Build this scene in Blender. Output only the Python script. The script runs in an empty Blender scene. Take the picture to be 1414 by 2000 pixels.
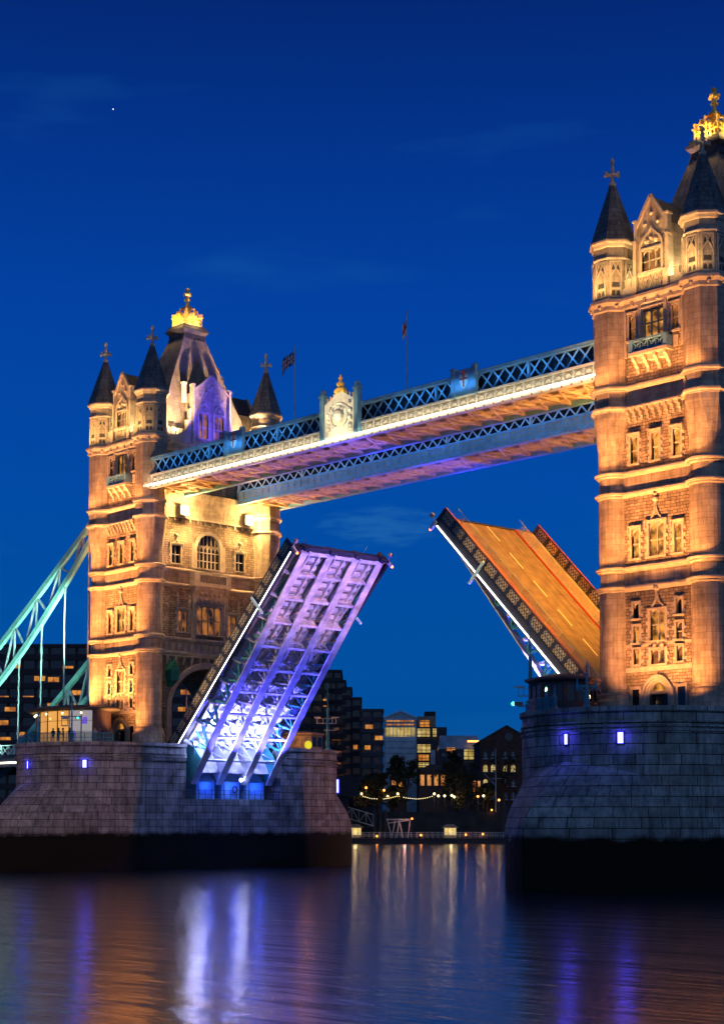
import bpy, math, random
from mathutils import Vector, Matrix
random.seed(7)
SC = bpy.context.scene
COL = SC.collection
R_ = math.radians
SPAN = 82.3            # tower centre to tower centre
DECK = 15.1            # top of the piers above the water

# ------------------------------------------------------------------ camera
cd = bpy.data.cameras.new("camera")
cd.sensor_fit = 'HORIZONTAL'; cd.sensor_width = 36.0
cd.lens = 36.0 * 3286.4559 / 1414
cd.shift_y = 363.33 / 1414
cd.clip_start = 0.5; cd.clip_end = 12000
cam = bpy.data.objects.new("camera", cd); COL.objects.link(cam)
TH = R_(46.861)
CAMP = Vector((172.687, -130.567, 5.4932))
cam.location = CAMP
cam.rotation_euler = (R_(90 + 4.2897), 0, TH)
SC.camera = cam
RIGHT = Vector((math.cos(TH), math.sin(TH), 0)); FWD = Vector((-math.sin(TH), math.cos(TH), 0))
def far_pos(lat, dist, z=0.0):
    """a place on the far bank: metres to the side of, and ahead of, the viewer's quay"""
    p = CAMP + RIGHT * lat + FWD * dist
    return Vector((p.x, p.y, z))

# ------------------------------------------------------------------ world (blue hour sky)
W = bpy.data.worlds.new("World"); SC.world = W; W.use_nodes = True
nt = W.node_tree; nt.nodes.clear()
def N(t, **k):
    n = nt.nodes.new(t)
    for a, b in k.items(): setattr(n, a, b)
    return n
out = N('ShaderNodeOutputWorld'); bg = N('ShaderNodeBackground'); bg2 = N('ShaderNodeBackground'); add = N('ShaderNodeAddShader')
tc = N('ShaderNodeTexCoord'); sep = N('ShaderNodeSeparateXYZ'); ramp = N('ShaderNodeValToRGB')
nt.links.new(tc.outputs['Generated'], sep.inputs[0]); nt.links.new(sep.outputs['Z'], ramp.inputs[0])
cr = ramp.color_ramp
cr.elements[0].position = 0.0; cr.elements[0].color = (0.0004, 0.074, 0.290, 1)
cr.elements[1].position = 1.0; cr.elements[1].color = (0.0006, 0.006, 0.055, 1)
for p, c in ((0.09, (0.0004, 0.080, 0.345, 1)), (0.20, (0.0002, 0.068, 0.375, 1)), (0.30, (0.0002, 0.052, 0.355, 1)), (0.40, (0.0003, 0.030, 0.235, 1)), (0.50, (0.0004, 0.012, 0.115, 1))):
    e = cr.elements.new(p); e.color = c
# faint long-exposure cloud
mp = N('ShaderNodeMapping'); mp.inputs['Scale'].default_value = (2.2, 2.2, 11.0)
nz = N('ShaderNodeTexNoise'); nz.inputs['Scale'].default_value = 1.7; nz.inputs['Detail'].default_value = 4
cl = N('ShaderNodeValToRGB'); cl.color_ramp.elements[0].position = 0.56; cl.color_ramp.elements[1].position = 0.80
cl.color_ramp.elements[0].color = (0, 0, 0, 1); cl.color_ramp.elements[1].color = (0.5, 0.5, 0.5, 1)
nt.links.new(tc.outputs['Generated'], mp.inputs[0]); nt.links.new(mp.outputs[0], nz.inputs[0]); nt.links.new(nz.outputs[0], cl.inputs[0])
mixc = N('ShaderNodeMix', data_type='RGBA'); mixc.inputs[7].default_value = (0.012, 0.130, 0.40, 1)
nt.links.new(cl.outputs[0], mixc.inputs[0]); nt.links.new(ramp.outputs[0], mixc.inputs[6])
# a small bank of cloud low over the far shore
def vmath(op, a, b):
    m = N('ShaderNodeMath', operation=op)
    for i, q in enumerate((a, b)):
        if q is None: continue
        if isinstance(q, (int, float)): m.inputs[i].default_value = q
        else: nt.links.new(q, m.inputs[i])
    return m.outputs[0]
dx = N('ShaderNodeVectorMath', operation='DOT_PRODUCT'); dx.inputs[1].default_value = tuple(RIGHT); nt.links.new(tc.outputs['Generated'], dx.inputs[0])
ex = vmath('MULTIPLY', vmath('SUBTRACT', dx.outputs['Value'], .012), 1 / .034); ez = vmath('MULTIPLY', vmath('SUBTRACT', sep.outputs['Z'], .176), 1 / .011)
n5 = N('ShaderNodeTexNoise'); n5.inputs['Scale'].default_value = 26; n5.inputs['Detail'].default_value = 4; nt.links.new(mp.outputs[0], n5.inputs[0])
rad = vmath('SUBTRACT', vmath('ADD', vmath('MULTIPLY', ex, ex), vmath('MULTIPLY', ez, ez)), vmath('MULTIPLY', vmath('SUBTRACT', n5.outputs[0], .5), 3.0))
cm = N('ShaderNodeMapRange'); cm.interpolation_type = 'SMOOTHERSTEP'; cm.inputs[1].default_value = 1.5; cm.inputs[2].default_value = -0.4; cm.inputs[4].default_value = 0.42
nt.links.new(rad, cm.inputs[0])
mixd = N('ShaderNodeMix', data_type='RGBA'); mixd.inputs[7].default_value = (0.022, 0.170, 0.44, 1)
nt.links.new(cm.outputs[0], mixd.inputs[0]); nt.links.new(mixc.outputs[2], mixd.inputs[6]); mixc = mixd
# last light of the day low in the west, behind the viewer
vm = N('ShaderNodeVectorMath', operation='DOT_PRODUCT'); vm.inputs[1].default_value = (0.80, -0.56, 0.22)
nt.links.new(tc.outputs['Generated'], vm.inputs[0])
gr = N('ShaderNodeValToRGB'); gr.color_ramp.elements[0].position = 0.35; gr.color_ramp.elements[1].position = 1.0
gr.color_ramp.elements[0].color = (0, 0, 0, 1); gr.color_ramp.elements[1].color = (0.13, 0.185, 0.21, 1)
nt.links.new(vm.outputs['Value'], gr.inputs[0])
adc = N('ShaderNodeMix', data_type='RGBA', blend_type='ADD'); adc.inputs[0].default_value = 1.0
nt.links.new(mixc.outputs[2], adc.inputs[6]); nt.links.new(gr.outputs[0], adc.inputs[7])
nt.links.new(adc.outputs[2], bg.inputs[0]); bg.inputs[1].default_value = 1.0
sky = N('ShaderNodeTexSky', sky_type='NISHITA', sun_disc=False)
sky.sun_elevation = R_(-4.0); sky.sun_rotation = R_(120)
nt.links.new(sky.outputs[0], bg2.inputs[0]); bg2.inputs[1].default_value = 0.05
nt.links.new(bg.outputs[0], add.inputs[0]); nt.links.new(bg2.outputs[0], add.inputs[1])
nt.links.new(add.outputs[0], out.inputs[0])
VS = SC.view_settings
VS.view_transform = 'Standard'; VS.look = 'None'; VS.exposure = 0.0; VS.gamma = 1.0; VS.use_curve_mapping = False

# ------------------------------------------------------------------ lamps
def aim(o, target):
    d = Vector(target) - o.location
    o.rotation_euler = d.to_track_quat('-Z', 'Y').to_euler()
LN = [0]
def lamp(kind, loc, target, power, color, parent=None, size=0.15, angle=90, blend=0.6, size_y=None):
    ld = bpy.data.lights.new("lamp", kind); ld.energy = power; ld.color = color
    if kind == 'SPOT':
        ld.spot_size = R_(angle); ld.spot_blend = blend; ld.shadow_soft_size = size
    elif kind == 'AREA':
        ld.shape = 'RECTANGLE'; ld.size = size; ld.size_y = size_y or 0.2
        ld.spread = R_(angle if angle else 180)
    else:
        ld.shadow_soft_size = size
    o = bpy.data.objects.new("lamp", ld); COL.objects.link(o); o.location = loc
    if target is not None: aim(o, target)
    return o
AMBER = (1.0, 0.35, 0.085); GOLDEN = (1.0, 0.55, 0.17); CREAM = (1.0, 0.74, 0.36)
BLUE = (0.10, 0.12, 1.0); VIOLET = (0.22, 0.17, 1.0); WARM = (1.0, 0.60, 0.36)

# ------------------------------------------------------------------ materials
def mat(name, color, rough=0.8, metal=0.0, spec=0.3):
    m = bpy.data.materials.new(name); m.use_nodes = True
    b = m.node_tree.nodes['Principled BSDF']
    b.inputs['Base Color'].default_value = (*color, 1); b.inputs['Roughness'].default_value = rough
    b.inputs['Metallic'].default_value = metal; b.inputs['Specular IOR Level'].default_value = spec
    return m
def nodes(m): return m.node_tree.nodes, m.node_tree.links, m.node_tree.nodes['Principled BSDF']
def emit(name, color, strength):
    m = mat(name, (0.02, 0.02, 0.02)); n, l, b = nodes(m)
    b.inputs['Emission Color'].default_value = (*color, 1); b.inputs['Emission Strength'].default_value = strength
    return m
def weathered(name, color, var=0.35, scale=1.2, rough=0.75, metal=0.0, bump=0.15):
    m = mat(name, color, rough, metal); n, l, b = nodes(m)
    tcn = n.new('ShaderNodeTexCoord'); no = n.new('ShaderNodeTexNoise'); no.inputs['Scale'].default_value = scale; no.inputs['Detail'].default_value = 6
    l.new(tcn.outputs['Object'], no.inputs['Vector'])
    rp = n.new('ShaderNodeValToRGB'); rp.color_ramp.elements[0].position = 0.3; rp.color_ramp.elements[1].position = 0.72
    rp.color_ramp.elements[0].color = (*[c * (1 - var) for c in color], 1); rp.color_ramp.elements[1].color = (*[min(1, c * (1 + var * 0.6)) for c in color], 1)
    l.new(no.outputs[0], rp.inputs[0]); l.new(rp.outputs[0], b.inputs['Base Color'])
    bp = n.new('ShaderNodeBump'); bp.inputs['Strength'].default_value = bump; bp.inputs['Distance'].default_value = 0.05
    l.new(no.outputs[0], bp.inputs['Height']); l.new(bp.outputs[0], b.inputs['Normal'])
    return m
def masonry(name, c1, c2, mortar, bw, bh, msize, bumpd, rough_noise=0.0, stain=0.35, tide=None):
    m = mat(name, c1, 0.85, 0, 0.2); n, l, b = nodes(m)
    uv = n.new('ShaderNodeUVMap'); uv.uv_map = 'UVMap'
    bt = n.new('ShaderNodeTexBrick'); bt.inputs['Scale'].default_value = 1.0
    bt.inputs['Brick Width'].default_value = bw; bt.inputs['Row Height'].default_value = bh
    bt.inputs['Mortar Size'].default_value = msize; bt.inputs['Mortar Smooth'].default_value = 0.25
    bt.inputs['Color1'].default_value = (*c1, 1); bt.inputs['Color2'].default_value = (*c2, 1); bt.inputs['Mortar'].default_value = (*mortar, 1)
    bt.offset = 0.5; bt.squash = 0.62 if bw > 2 else 0.8; bt.squash_frequency = 3
    vec = uv.outputs[0]
    if rough_noise:
        nn = n.new('ShaderNodeTexNoise'); nn.inputs['Scale'].default_value = 1.6; nn.inputs['Detail'].default_value = 3
        l.new(uv.outputs[0], nn.inputs['Vector'])
        sc = n.new('ShaderNodeVectorMath'); sc.operation = 'SCALE'; sc.inputs['Scale'].default_value = rough_noise
        l.new(nn.outputs['Color'], sc.inputs[0])
        ad = n.new('ShaderNodeVectorMath'); ad.operation = 'ADD'; l.new(uv.outputs[0], ad.inputs[0]); l.new(sc.outputs[0], ad.inputs[1]); vec = ad.outputs[0]
    l.new(vec, bt.inputs['Vector'])
    tcn = n.new('ShaderNodeTexCoord'); no = n.new('ShaderNodeTexNoise'); no.inputs['Scale'].default_value = 0.55; no.inputs['Detail'].default_value = 8; no.inputs['Roughness'].default_value = 0.65
    l.new(tcn.outputs['Object'], no.inputs['Vector'])
    rp = n.new('ShaderNodeValToRGB'); rp.color_ramp.elements[0].position = 0.32; rp.color_ramp.elements[1].position = 0.66
    rp.color_ramp.elements[0].color = (1 - stain, 1 - stain, 1 - stain, 1); rp.color_ramp.elements[1].color = (1.12, 1.1, 1.06, 1)
    l.new(no.outputs[0], rp.inputs[0])
    mx = n.new('ShaderNodeMix'); mx.data_type = 'RGBA'; mx.blend_type = 'MULTIPLY'; mx.inputs[0].default_value = 1
    l.new(bt.outputs['Color'], mx.inputs[6]); l.new(rp.outputs[0], mx.inputs[7])
    col = mx.outputs[2]
    mp_ = n.new('ShaderNodeMapping'); mp_.inputs['Scale'].default_value = (1.3, 1.3, 0.10); l.new(tcn.outputs['Object'], mp_.inputs[0])
    ns = n.new('ShaderNodeTexNoise'); ns.inputs['Scale'].default_value = 1.6; ns.inputs['Detail'].default_value = 7; ns.inputs['Roughness'].default_value = 0.7; l.new(mp_.outputs[0], ns.inputs['Vector'])
    rs = n.new('ShaderNodeValToRGB'); rs.color_ramp.elements[0].position = 0.36; rs.color_ramp.elements[1].position = 0.56
    rs.color_ramp.elements[0].color = (1 - stain * .9, 1 - stain * .9, 1 - stain * .88, 1); rs.color_ramp.elements[1].color = (1, 1, 1, 1); l.new(ns.outputs[0], rs.inputs[0])
    m3 = n.new('ShaderNodeMix'); m3.data_type = 'RGBA'; m3.blend_type = 'MULTIPLY'; m3.inputs[0].default_value = 1; l.new(col, m3.inputs[6]); l.new(rs.outputs[0], m3.inputs[7]); col = m3.outputs[2]
    if tide is not None:
        # weed and mud left on the stone below the high tide mark
        sp = n.new('ShaderNodeSeparateXYZ'); geo = n.new('ShaderNodeNewGeometry'); l.new(geo.outputs['Position'], sp.inputs[0])
        n2 = n.new('ShaderNodeTexNoise'); n2.inputs['Scale'].default_value = 0.6; n2.inputs['Detail'].default_value = 4
        l.new(tcn.outputs['Object'], n2.inputs['Vector'])
        ma = n.new('ShaderNodeMath'); ma.operation = 'MULTIPLY_ADD'; ma.inputs[1].default_value = 1.2; l.new(n2.outputs[0], ma.inputs[0]); l.new(sp.outputs['Z'], ma.inputs[2])
        mr = n.new('ShaderNodeMapRange'); mr.inputs[1].default_value = tide + 0.42; mr.inputs[2].default_value = tide + 1.0; l.new(ma.outputs[0], mr.inputs[0])
        m2 = n.new('ShaderNodeMix'); m2.data_type = 'RGBA'; m2.inputs[6].default_value = (0.006, 0.007, 0.004, 1)
        l.new(mr.outputs[0], m2.inputs[0]); l.new(col, m2.inputs[7]); col = m2.outputs[2]
    l.new(col, b.inputs['Base Color'])
    hm = n.new('ShaderNodeMath'); hm.operation = 'MULTIPLY_ADD'; hm.inputs[1].default_value = -1.0
    n3 = n.new('ShaderNodeTexNoise'); n3.inputs['Scale'].default_value = 5.0; n3.inputs['Detail'].default_value = 5; l.new(uv.outputs[0], n3.inputs['Vector'])
    l.new(bt.outputs['Fac'], hm.inputs[0]); l.new(n3.outputs[0], hm.inputs[2])
    bp = n.new('ShaderNodeBump'); bp.inputs['Strength'].default_value = 0.8; bp.inputs['Distance'].default_value = bumpd
    l.new(hm.outputs[0], bp.inputs['Height']); l.new(bp.outputs[0], b.inputs['Normal'])
    return m
def lit_glass(name, c1, c2, strength, scale=1.4):
    m = mat(name, (0.03, 0.03, 0.03), 0.15); n, l, b = nodes(m)
    tcn = n.new('ShaderNodeTexCoord'); no = n.new('ShaderNodeTexNoise'); no.inputs['Scale'].default_value = scale; no.inputs['Detail'].default_value = 2
    l.new(tcn.outputs['Object'], no.inputs['Vector'])
    rp = n.new('ShaderNodeValToRGB'); rp.color_ramp.elements[0].position = 0.36; rp.color_ramp.elements[1].position = 0.62
    rp.color_ramp.elements[0].color = (*c1, 1); rp.color_ramp.elements[1].color = (*c2, 1)
    l.new(no.outputs[0], rp.inputs[0]); l.new(rp.outputs[0], b.inputs['Emission Color']); b.inputs['Emission Strength'].default_value = strength
    return m

M = {}
M['ashlar'] = masonry('ashlar_stone', (0.50, 0.43, 0.33), (0.38, 0.32, 0.25), (0.27, 0.22, 0.17), 1.25, 0.55, 0.014, 0.02, 0.01, 0.42)
M['rubble'] = masonry('rough_coursed_stone', (0.46, 0.38, 0.28), (0.26, 0.21, 0.16), (0.12, 0.095, 0.07), 0.66, 0.29, 0.028, 0.07, 0.20, 0.42)
M['trim'] = weathered('dressed_stone', (0.44, 0.39, 0.31), 0.25, 1.5, 0.8)
M['granite'] = masonry('pier_granite', (0.43, 0.47, 0.455), (0.255, 0.28, 0.275), (0.05, 0.05, 0.05), 3.0, 0.86, 0.036, 0.07, 0.05, 0.55, tide=4.3)
M['slate'] = masonry('roof_slate', (0.28, 0.245, 0.22), (0.22, 0.195, 0.175), (0.14, 0.125, 0.115), 0.36, 0.26, 0.02, 0.05, 0, 0.4)
M['spire'] = masonry('spire_stone', (0.19, 0.205, 0.225), (0.14, 0.155, 0.17), (0.08, 0.085, 0.095), 0.75, 0.5, 0.03, 0.05, 0.03, 0.4)
M['gold'] = mat('gilded_metal', (0.95, 0.60, 0.12), 0.38, 0.35, 0.5)
M['lead'] = weathered('dark_lead', (0.05, 0.05, 0.055), 0.3, 2, 0.6)
M['dark'] = mat('dark_glass', (0.012, 0.013, 0.016), 0.12, 0, 0.5)
M['win_amber'] = lit_glass('amber_lit_glass', (0.10, 0.035, 0.004), (1.0, 0.42, 0.06), 0.9)
M['win_dim'] = lit_glass('dim_lit_glass', (0.012, 0.008, 0.006), (0.75, 0.26, 0.05), 0.55, 0.9)
M['blue'] = weathered('pale_blue_paint', (0.15, 0.34, 0.50), 0.25, 1.2, 0.5)
M['blue_pale'] = weathered('faded_blue_paint', (0.36, 0.50, 0.58), 0.25, 1.2, 0.5)
M['bluew'] = weathered('cream_painted_iron', (0.58, 0.60, 0.58), 0.2, 2, 0.5)
M['teal'] = weathered('turquoise_paint', (0.05, 0.30, 0.33), 0.25, 1.5, 0.45)
M['soffit'] = weathered('ochre_soffit_paint', (0.42, 0.32, 0.21), 0.25, 1.5, 0.6)
M['white'] = weathered('white_painted_steel', (0.52, 0.52, 0.54), 0.45, 0.9, 0.5)
M['navy'] = weathered('navy_painted_iron', (0.025, 0.035, 0.065), 0.3, 2, 0.5)
def worn_road():
    m = weathered('road_asphalt', (0.16, 0.145, 0.13), 0.35, 0.9, 0.85); n, l, b = nodes(m)
    tcn = n.new('ShaderNodeTexCoord'); mp_ = n.new('ShaderNodeMapping'); mp_.inputs['Scale'].default_value = (0.05, 1.5, 1); l.new(tcn.outputs['Object'], mp_.inputs[0])
    no = n.new('ShaderNodeTexNoise'); no.inputs['Scale'].default_value = 1.4; no.inputs['Detail'].default_value = 6; l.new(mp_.outputs[0], no.inputs['Vector'])
    rp = n.new('ShaderNodeValToRGB'); rp.color_ramp.elements[0].position = .38; rp.color_ramp.elements[1].position = .62; rp.color_ramp.elements[0].color = (.72, .72, .72, 1); rp.color_ramp.elements[1].color = (1.06, 1.1, 1.1, 1); l.new(no.outputs[0], rp.inputs[0])
    src = b.inputs['Base Color'].links[0].from_socket
    mx = n.new('ShaderNodeMix'); mx.data_type = 'RGBA'; mx.blend_type = 'MULTIPLY'; mx.inputs[0].default_value = 1; l.new(src, mx.inputs[6]); l.new(rp.outputs[0], mx.inputs[7]); l.new(mx.outputs[2], b.inputs['Base Color'])
    return m
M['asphalt'] = worn_road()
M['footway'] = weathered('footway_paving', (0.20, 0.18, 0.16), 0.25, 0.8, 0.8)
M['mark'] = mat('road_paint', (0.75, 0.72, 0.65), 0.7)
M['red'] = mat('red_paint', (0.45, 0.05, 0.03), 0.5)
M['strip'] = emit('lit_tube', (1.0, 0.86, 0.58), 7.0)
M['strip_white'] = emit('white_lit_tube', (1.0, 0.90, 0.80), 4.0)
M['lamp_cream'] = emit('lit_floodlight_face', (1.0, 0.78, 0.42), 14.0)
M['lamp_blue'] = emit('lit_blue_lamp', (0.05, 0.05, 1.0), 24.0)
M['lamp_star'] = emit('lit_white_lamp', (0.55, 0.58, 1.0), 320.0)
M['lamp_red'] = emit('lit_red_lamp', (1.0, 0.18, 0.05), 8.0)
M['lamp_orange'] = emit('lit_orange_lamp', (1.0, 0.35, 0.06), 4.5)
M['lamp_green'] = emit('lit_green_lamp', (0.1, 1.0, 0.6), 3.0)
M['lamp_warm'] = emit('lit_street_lamp', (1.0, 0.76, 0.36), 5.0)

# ------------------------------------------------------------------ mesh builder
class MB:
    def __init__(s):
        s.v = []; s.f = []; s.m = []; s.uv = []; s.sm = []; s.xf = None; s.mi = 0
    def pt(s, p):
        p = Vector(p)
        if s.xf is not None: p = s.xf @ p
        s.v.append(p); return len(s.v) - 1
    def poly(s, pts, uv=None, smooth=False):
        s.f.append([s.pt(p) for p in pts]); s.m.append(s.mi); s.uv.append(uv); s.sm.append(smooth)
    def box(s, x0, x1, y0, y1, z0, z1):
        a = [(x0, y0, z0), (x1, y0, z0), (x1, y1, z0), (x0, y1, z0), (x0, y0, z1), (x1, y0, z1), (x1, y1, z1), (x0, y1, z1)]
        for q in ((3, 2, 1, 0), (4, 5, 6, 7), (0, 1, 5, 4), (1, 2, 6, 5), (2, 3, 7, 6), (3, 0, 4, 7)): s.poly([a[i] for i in q])
    def prism(s, pts, z0, z1, cap=True):
        n = len(pts)
        for i in range(n):
            a, b = pts[i], pts[(i + 1) % n]
            s.poly([(a[0], a[1], z0), (b[0], b[1], z0), (b[0], b[1], z1), (a[0], a[1], z1)])
        if cap:
            s.poly([(p[0], p[1], z1) for p in pts]); s.poly([(p[0], p[1], z0) for p in reversed(pts)])
    def extrude(s, pts, axis, a0, a1):
        """extrude an outline given in the other two axes along x or y"""
        def mk(p, a): return (a, p[0], p[1]) if axis == 'x' else (p[0], a, p[1])
        n = len(pts)
        for i in range(n):
            a, b = pts[i], pts[(i + 1) % n]
            q = [mk(a, a0), mk(b, a0), mk(b, a1), mk(a, a1)]
            s.poly(q if axis == 'x' else q[::-1])
        s.poly([mk(p, a1) for p in pts] if axis == 'x' else [mk(p, a0) for p in pts])
        s.poly([mk(p, a0) for p in reversed(pts)] if axis == 'x' else [mk(p, a1) for p in reversed(pts)])
    def loft(s, rings, cap0=True, cap1=True):
        for k in range(len(rings) - 1):
            A, B = rings[k], rings[k + 1]; n = len(A)
            for i in range(n):
                s.poly([A[i], A[(i + 1) % n], B[(i + 1) % n], B[i]])
        if cap0: s.poly(list(reversed(rings[0])))
        if cap1: s.poly(rings[-1])
    def lathe(s, prof, n=20, cx=0, cy=0, a0=0.0, smooth=True, cap=True):
        for k in range(len(prof) - 1):
            (r0, z0), (r1, z1) = prof[k], prof[k + 1]
            for i in range(n):
                t0 = a0 + 2 * math.pi * i / n; t1 = a0 + 2 * math.pi * (i + 1) / n
                rr = max(r0, r1); sl = math.hypot(r1 - r0, z1 - z0); v1 = z0 + (sl if z1 >= z0 else -sl)
                P = [(cx + r0 * math.cos(t0), cy + r0 * math.sin(t0), z0), (cx + r0 * math.cos(t1), cy + r0 * math.sin(t1), z0), (cx + r1 * math.cos(t1), cy + r1 * math.sin(t1), z1), (cx + r1 * math.cos(t0), cy + r1 * math.sin(t0), z1)]
                U = [(t0 * rr, z0), (t1 * rr, z0), (t1 * rr, v1), (t0 * rr, v1)]
                if r0 < 1e-4: P = [P[0], P[2], P[3]]; U = [U[0], U[2], U[3]]
                elif r1 < 1e-4: P = P[:3]; U = U[:3]
                s.poly(P, U, smooth)
        if cap:
            if prof[0][0] > 1e-4: s.poly([(cx + prof[0][0] * math.cos(a0 - 2 * math.pi * i / n), cy + prof[0][0] * math.sin(a0 - 2 * math.pi * i / n), prof[0][1]) for i in range(n)])
            if prof[-1][0] > 1e-4: s.poly([(cx + prof[-1][0] * math.cos(a0 + 2 * math.pi * i / n), cy + prof[-1][0] * math.sin(a0 + 2 * math.pi * i / n), prof[-1][1]) for i in range(n)])
    def bar(s, p, q, w, h, up=(0, 0, 1)):
        p = Vector(p); q = Vector(q); d = (q - p).normalized(); up = Vector(up)
        x = d.cross(up)
        if x.length < 1e-4: x = d.cross(Vector((1, 0, 0)))
        x.normalize(); y = x.cross(d).normalized(); x *= w / 2; y *= h / 2
        A = [p - x - y, p + x - y, p + x + y, p - x + y]; B = [q - x - y, q + x - y, q + x + y, q - x + y]
        for i in range(4): s.poly([A[i], A[(i + 1) % 4], B[(i + 1) % 4], B[i]])
        s.poly(list(reversed(A))); s.poly(B)
    def tube(s, p, q, r, n=8, r2=None):
        p = Vector(p); q = Vector(q); d = (q - p).normalized(); x = d.cross(Vector((0, 0, 1)))
        if x.length < 1e-4: x = Vector((1, 0, 0))
        x.normalize(); y = x.cross(d); r2 = r if r2 is None else r2
        A = [p + (x * math.cos(2 * math.pi * i / n) - y * math.sin(2 * math.pi * i / n)) * r for i in range(n)]
        B = [q + (x * math.cos(2 * math.pi * i / n) - y * math.sin(2 * math.pi * i / n)) * r2 for i in range(n)]
        for i in range(n): s.poly([A[i], A[(i + 1) % n], B[(i + 1) % n], B[i]][::-1], None, True)
        s.poly(A); s.poly(B[::-1])
    def ball(s, c, r, n=10, sz=1.0):
        c = Vector(c); k = n // 2
        prof = [(r * math.sin(math.pi * i / k), c.z - r * sz * math.cos(math.pi * i / k)) for i in range(k + 1)]
        prof[0] = (0, prof[0][1]); prof[-1] = (0, prof[-1][1])
        s.lathe(prof, n, c.x, c.y, 0, True, False)
    def build(s, name, mats, parent=None, off=(0, 0, 0)):
        if not isinstance(mats, (list, tuple)): mats = [mats]
        me = bpy.data.meshes.new(name); off = Vector(off)
        me.from_pydata([tuple(p - off) for p in s.v], [], s.f); me.update()
        for m in mats: me.materials.append(M[m] if isinstance(m, str) else m)
        uvl = me.uv_layers.new(name='UVMap')
        for i, p in enumerate(me.polygons):
            p.material_index = s.m[i]; p.use_smooth = s.sm[i]
            if s.uv[i] is not None and len(s.uv[i]) == len(p.vertices):
                for j, li in enumerate(p.loop_indices): uvl.data[li].uv = s.uv[i][j]
            else:
                nn = p.normal
                h = math.hypot(nn.x, nn.y)
                for li in p.loop_indices:
                    co = s.v[me.loops[li].vertex_index]
                    if h > 0.35: uvl.data[li].uv = ((-nn.y * co.x + nn.x * co.y) / h, co.z / max(h, 0.35))
                    else: uvl.data[li].uv = (co.x, co.y)
        o = bpy.data.objects.new(name, me); COL.objects.link(o)
        if parent is not None: o.parent = parent
        return o
def tag(o, label=None, cat=None, group=None, kind=None):
    if label: o['label'] = label
    if cat: o['category'] = cat
    if group: o['group'] = group
    if kind: o['kind'] = kind
    return o
def thing(name, label, cat, loc=(0, 0, 0), rot=(0, 0, 0), group=None):
    o = bpy.data.objects.new(name, None); COL.objects.link(o); o.location = loc; o.rotation_euler = rot; o.empty_display_size = 0.5
    return tag(o, label, cat, group)
def copy_tree(o, parent=None):
    c = o.copy(); COL.objects.link(c)
    if parent is not None: c.parent = parent
    for ch in list(o.children): copy_tree(ch, c)
    return c
def rotz(k): return Matrix.Rotation(k * math.pi / 2, 4, 'Z')
def ngon(n, r, cx=0, cy=0, a0=0.0): return [(cx + r * math.cos(a0 + 2 * math.pi * i / n), cy + r * math.sin(a0 + 2 * math.pi * i / n)) for i in range(n)]
def arch_pts(w, z0, zs, zt, n=8, pointed=0.5):
    """outline of an arched opening, half width w, spring zs, crown zt"""
    L = []
    for i in range(n + 1):
        t = i / n
        x = w * math.cos(t * math.pi / 2); h = (zt - zs) * (math.sin(t * math.pi / 2) ** (1.0 + 0.35 * pointed))
        L.append((x, zs + h))
    right = [(w, z0)] + L
    return right + [(-x, z) for x, z in reversed(right)][1:]

# ------------------------------------------------------------------ structure: water, far bank, ground
def build_setting():
    b = MB()
    b.poly([(-3500, -1500, 0), (2500, -1500, 0), (2500, 4000, 0), (-3500, 4000, 0)])
    wm = mat('river_water', (0.004, 0.012, 0.03), 0.17, 0, 0.5); n, l, p = nodes(wm)
    p.inputs['IOR'].default_value = 1.45; p.inputs['Specular IOR Level'].default_value = 0.9
    tcn = n.new('ShaderNodeTexCoord'); mpn = n.new('ShaderNodeMapping'); mpn.inputs['Rotation'].default_value = (0, 0, -TH)
    mpn.inputs['Scale'].default_value = (0.10, 0.42, 1)
    l.new(tcn.outputs['Object'], mpn.inputs[0])
    n1 = n.new('ShaderNodeTexNoise'); n1.inputs['Scale'].default_value = 1.0; n1.inputs['Detail'].default_value = 5; n1.inputs['Roughness'].default_value = 0.55
    l.new(mpn.outputs[0], n1.inputs['Vector'])
    bp = n.new('ShaderNodeBump'); bp.inputs['Strength'].default_value = 0.16; bp.inputs['Distance'].default_value = 0.6
    n2 = n.new('ShaderNodeTexNoise'); n2.inputs['Scale'].default_value = 4.5; n2.inputs['Detail'].default_value = 4; l.new(mpn.outputs[0], n2.inputs['Vector'])
    mm = n.new('ShaderNodeMath'); mm.operation = 'MULTIPLY_ADD'; mm.inputs[1].default_value = 0.30; l.new(n2.outputs[0], mm.inputs[0]); l.new(n1.outputs[0], mm.inputs[2])
    l.new(mm.outputs[0], bp.inputs['Height']); l.new(bp.outputs[0], p.inputs['Normal'])
    tag(b.build('river_water', [wm]), kind='structure')
    # the ground beyond the river, one sheet with a vertical quay face
    q = [far_pos(-420, 470), far_pos(-40, 486), far_pos(70, 490), far_pos(260, 500), far_pos(420, 1900), far_pos(-900, 1900), far_pos(-700, 460)]
    b = MB(); b.prism([(v.x, v.y) for v in q], -2.0, 9.0)
    tag(b.build('far_bank', [weathered('bank_ground', (0.05, 0.048, 0.045), 0.4, 0.3, 0.9)]), kind='structure')
build_setting()

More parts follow.
